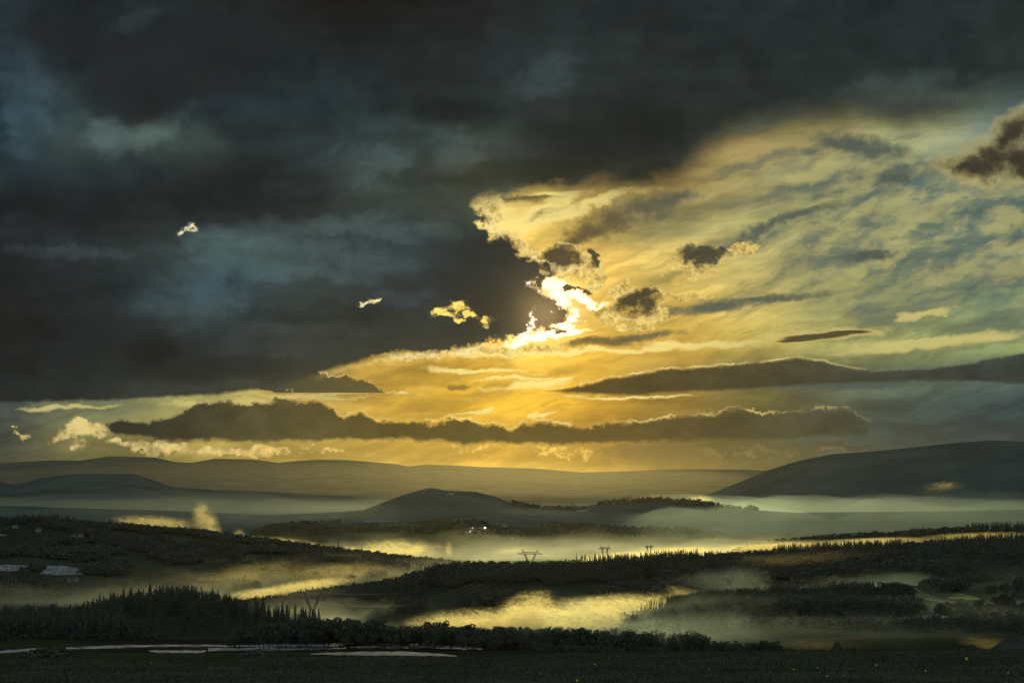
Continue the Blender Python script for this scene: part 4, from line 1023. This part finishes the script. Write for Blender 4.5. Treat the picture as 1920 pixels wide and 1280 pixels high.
# ------------------------------------------------------------------ pylons
def pylon(px, depth, arm_row, label, H, half, horn, buried=0.0):
    """cat-head pylon: legs, waist, V arms, beam, horns, insulators; H beam height above the ground"""
    t = find_t(px, depth); x, y, z = (float(a[0]) for a in land(np.array([px]), np.array([t])))
    zb = zat(arm_row, y) - z
    e = bpy.data.objects.new('pylon', None); COL.objects.link(e); e.location = (x, y, z)
    w = zb * .52; r = .26 * depth / 1300.0
    L = MB()
    for sx in (-1, 1):
        for sy in (-1, 1):
            L.bar((sx * 4.2, sy * 4.2, -2), (sx * 1.6, sy * 1.6, w), r, r * .8)
    for k in range(6):
        z0 = w * k / 6; z1 = w * (k + 1) / 6; a = 4.2 - 2.6 * k / 6; b_ = 4.2 - 2.6 * (k + 1) / 6
        for sy in (-1, 1):
            L.bar((-a, sy * a, z0), (b_, sy * b_, z1), r * .5); L.bar((a, sy * a, z0), (-b_, sy * b_, z1), r * .5)
            L.bar((sy * a, -a, z0), (sy * b_, b_, z1), r * .5); L.bar((sy * a, a, z0), (sy * b_, -b_, z1), r * .5)
    L.build('tower_body', M['steel'], e)
    for s in (-1, 1):
        A = MB(); n = 5
        for sy in (-1, 1):
            A.bar((s * 1.6, sy * 1.4, w), (s * half * .50, sy * 1.0, zb), r * .9)
            A.bar((s * .2, sy * 1.2, w), (s * (half * .50 - 1.6), sy * 1.0, zb), r * .7)
        for k in range(n):
            f0, f1 = k / n, (k + 1) / n
            p = lambda f, o_: (s * (1.6 + (half * .5 - 1.6) * f) - s * (1.5 if o_ else 0), 0, w + (zb - w) * f)
            A.bar(p(f0, 0), p(f1, 1), r * .45); A.bar(p(f0, 1), p(f1, 0), r * .45)
        A.build('fork_arm', M['steel'], e)
    B = MB()
    for sy in (-1, 1):
        B.bar((-half, 0, zb), (half, 0, zb), r * .8)
        B.bar((-half * .62, sy, zb + 1.7), (half * .62, sy, zb + 1.7), r * .7)
    B.bar((-half, 0, zb), (-half * .62, 0, zb + 1.7), r * .6); B.bar((half, 0, zb), (half * .62, 0, zb + 1.7), r * .6)
    n = 14
    for k in range(n):
        x0 = -half * .62 + half * 1.24 * k / n; x1 = x0 + half * 1.24 / n
        B.bar((x0, 0, zb if k % 2 else zb + 1.7), (x1, 0, zb + 1.7 if k % 2 else zb), r * .45)
    B.build('crossbeam', M['steel'], e)
    for s in (-1, 1):
        Hh = MB()
        Hh.bar((s * half * .46, .6, zb + 1.5), (s * half * .66, 0, zb + horn), r * .9, r * .5)
        Hh.bar((s * half * .56, -.6, zb + 1.5), (s * half * .66, 0, zb + horn), r * .7, r * .5)
        Hh.build('earth_wire_horn', M['steel'], e)
    for fx in (-.93, -.1, .1, .93):
        I = MB()
        I.tube([[fx * half, 0, zb], [fx * half, 0, zb - 1.2], [fx * half, 0, zb - 2.6]], .22, 6); I.build('insulator', M['glass'], e)
    props(e, label, 'pylon', None, None)
    return np.array([x, y, z + zb])
p1 = pylon(586, 1250, 1121, 'nearest dark lattice pylon at lower left, in front of the ridge', 30, 11.0, 6.5)
p2 = pylon(994, 1700, 1038, 'pylon with two horns on the crest of the central ridge', 14, 13.2, 5.5)
p3 = pylon(1134, 2450, 1028, 'smaller horned pylon in the mist right of the crest pylon', 14, 10.0, 5.0)
p4 = pylon(1217, 3500, 1025, 'faint farthest horned pylon near the right ridge', 16, 10.0, 5.0)
def wires(a, b, half, sag, label):
    for i, fx in enumerate((-.93, 0.0, .93, -.66, .66)):
        top = i > 2
        t_ = np.linspace(0, 1, 40)
        P = a[None] * (1 - t_)[:, None] + b[None] * t_[:, None]
        P[:, 0] += fx * half * (1 if True else 0)
        P[:, 2] += (5.0 if top else -2.6) - 4 * sag * (.8 if top else 1) * t_ * (1 - t_)
        m = MB(); m.tube(P, .09, 4)
        o = m.build('power_line', M['wire'])
        props(o, '%s, %s' % (label, ['left conductor', 'middle conductor', 'right conductor', 'left earth wire', 'right earth wire'][i]), 'cable', None, 'power lines between the pylons')
wires(p1, p2, 11.5, 22.0, 'cable from the nearest pylon to the crest pylon')
wires(p2, p3, 11.0, 16.0, 'cable from the crest pylon to the misty pylon')

def tower(px, depth, top_row, label, arms=(.95, .8), half=7.0):
    t = find_t(px, depth); x, y, z = (float(a[0]) for a in land(np.array([px]), np.array([t])))
    H = zat(top_row, y) - z; r = .14 * depth / 1300
    e = bpy.data.objects.new('pylon', None); COL.objects.link(e); e.location = (x, y, z)
    L = MB()
    for sx in (-1, 1):
        for sy in (-1, 1):
            L.bar((sx * 3, sy * 3, -2), (sx * .6, sy * .6, H * .75), r); L.bar((sx * .6, sy * .6, H * .75), (0, 0, H), r * .8)
    for k in range(5):
        a = 3 - 2.4 * k / 5; b_ = 3 - 2.4 * (k + 1) / 5; z0, z1 = H * .75 * k / 5, H * .75 * (k + 1) / 5
        for sy in (-1, 1):
            L.bar((-a, sy * a, z0), (b_, sy * b_, z1), r * .6); L.bar((a, sy * a, z0), (-b_, sy * b_, z1), r * .6)
    L.build('tower_body', M['steel'], e)
    for f in arms:
        A = MB(); A.bar((-half, 0, H * f), (half, 0, H * f), r); A.bar((-half, 0, H * f), (0, 0, H * f + 2.2), r * .6); A.bar((half, 0, H * f), (0, 0, H * f + 2.2), r * .6)
        A.build('cross_arm', M['steel'], e)
    props(e, label, 'pylon')
tower(634, 2960, 1009, 'slim two armed pylon on the crest of the left slopes')
tower(576, 2700, 1032, 'slim pylon half hidden in mist below the left crest')

# masts far away
def mast(px, depth, top_row, w, label):
    t = find_t(px, depth); x, y, z = (float(a[0]) for a in land(np.array([px]), np.array([t])))
    H = zat(top_row, y) - z
    e = bpy.data.objects.new('radio_mast', None); COL.objects.link(e); e.location = (x, y, z)
    m = MB(); m.tube([[0, 0, -5], [0, 0, H * .6], [0, 0, H]], [w, w * .7, w * .4], 8); m.build('shaft', M['steel'], e)
    m = MB(); m.tube([[0, 0, H * .55], [0, 0, H * .62], [0, 0, H * .7]], [w * 1.6, w * 2.6, w * 1.6], 10); m.build('antenna_platform', M['steel'], e)
    props(e, label, 'mast')
mast(809, 7480, 908, 2.2, 'tiny mast on the top of the flat topped hill')
mast(976, 7200, 939, 2.2, 'faint mast on the rise right of the flat topped hill')

# ------------------------------------------------------------------ houses
def house(px, depth, w, l, h, rot, label, roof='tile', wall='plaster', name='house', cat='house', pitch=.45, lift=0.0):
    t = find_t(px, depth); x, y, z = (float(a[0]) for a in land(np.array([px]), np.array([t])))
    e = bpy.data.objects.new(name, None); COL.objects.link(e); e.location = (x, y, z + lift); e.rotation_euler = (0, 0, rot)
    m = MB(); m.box((0, 0, h / 2 - 1), (l, w, h + 2)); g_ = w / 2 * pitch
    V = [(-l / 2, -w / 2, h), (-l / 2, w / 2, h), (-l / 2, 0, h + g_), (l / 2, -w / 2, h), (l / 2, w / 2, h), (l / 2, 0, h + g_)]
    m.add(V, [[0, 1, 2], [3, 5, 4]]); m.build('wall', M[wall], e)
    r = MB(); o_ = .5
    for s in (-1, 1):
        a0, a1 = np.array([-l / 2 - o_, s * (w / 2 + o_), h - o_ * pitch + .02]), np.array([l / 2 + o_, s * (w / 2 + o_), h - o_ * pitch + .02])
        b0, b1 = np.array([-l / 2 - o_, 0, h + g_ + .02]), np.array([l / 2 + o_, 0, h + g_ + .02]); up = np.array([0, 0, .25])
        r.add([a0, a1, b1, b0, a0 + up, a1 + up, b1 + up, b0 + up], [[0, 3, 2, 1], [4, 5, 6, 7], [0, 1, 5, 4], [1, 2, 6, 5], [3, 0, 4, 7]])
    rf = r.build('roof', M[roof], e)
    if depth < 3500:
        c = MB(); c.box((l * .25, w * .12, h + g_ + .7), (.8, .8, 2.2)); c.build('chimney', M['plaster'], rf)
        for sy in (-1, 1):
            for k in (-1, 0, 1):
                wn = MB(); wn.box((k * l * .3, sy * (w / 2 + .03), h * .55), (1.1, .1, 1.3)); wn.build('window', M['glass'], e)
    props(e, label, cat)
HS = [(145, 2880, .3, 'upper house of the hamlet left of the thin bright field strip'), (152, 2820, 1.2, 'middle house of the hamlet left of the thin bright field strip'), (137, 2800, .8, 'left house of the hamlet near the thin bright field strip'),
      (198, 2900, .5, 'lone house right above the thin bright field strip'), (127, 2350, 1.0, 'left house just above the large pale field'), (142, 2360, .2, 'right house just above the large pale field'), (72, 2850, .1, 'small house near the top of the left slopes at far left'), (368, 2750, .6, 'small house in the haze in the middle of the left slopes'),
      (28, 2900, .5, 'small house at the left edge under the crest')]
for p, d, r_, l_ in HS: house(p, d, 7, 9, 4.5, r_, l_)
for i, (p, d, w, l) in enumerate([(690, 5450, 12, 30), (703, 5450, 12, 26), (716, 5450, 12, 34), (728, 5460, 12, 24), (742, 5460, 12, 20), (846, 7300, 16, 30)]):
    house(p, d, w, l, 5, .05, 'low shed with a shining roof on the middle spur, %s from the left' % ORD[i], 'glint', 'plaster', 'shed', 'shed', .12)
for i, (p, d, w, l) in enumerate([(877, 5050, 14, 16), (884, 5200, 12, 14), (903, 5220, 12, 30), (962, 5000, 12, 12), (972, 5250, 10, 12), (947, 5400, 10, 12)]):
    house(p, d, w, l, 6, .3, 'building with a bright reflecting roof in the valley centre, %s as planted' % ORD[i], 'glint', 'plaster', 'barn', 'barn', .10)
house(1096, 7150, 30, 75, 5, .0, 'wide low building with a pale flat roof left of the far wooded rise', 'glint', 'plaster', 'warehouse', 'building', .05)
house(1817, 1560, 4, 7, 2.4, .0, 'small white flat building behind the bright lawn at right', 'plaster', 'plaster', 'shed', 'shed', .1)
house(1858, 1195, 7, 10, 3.4, .2, 'farm building hidden under the right edge grove', 'tile')
house(517, 930, 4, 6, 2.0, .0, 'tiny pale hut at the far edge of the glittering field', 'white', 'plaster', 'hut', 'hut', .2)
# earth mound at the right end of the meadow
V = []; nr, nc = 14, 28
for i in range(nr):
    for j in range(nc):
        a = j / (nc - 1) * 2 * math.pi; q = i / (nr - 1)
        V.append((math.cos(a) * 2.4 * q, math.sin(a) * 2.0 * q, 1.0 * (1 - q ** 2) * (1 + .2 * math.sin(a * 3 + q * 4)) - .12))
o = mesh_obj('earth_mound', np.array(V), grid_faces(nr, nc), M['meadow'])
o.location = ((1906 - 960) / F * 92, 92, float(meadow_z(np.array([(1906 - 960) / F * 92]), np.array([92.0]))[0]) - .25)
props(o, 'low black earth mound at the right end of the meadow edge', 'mound')
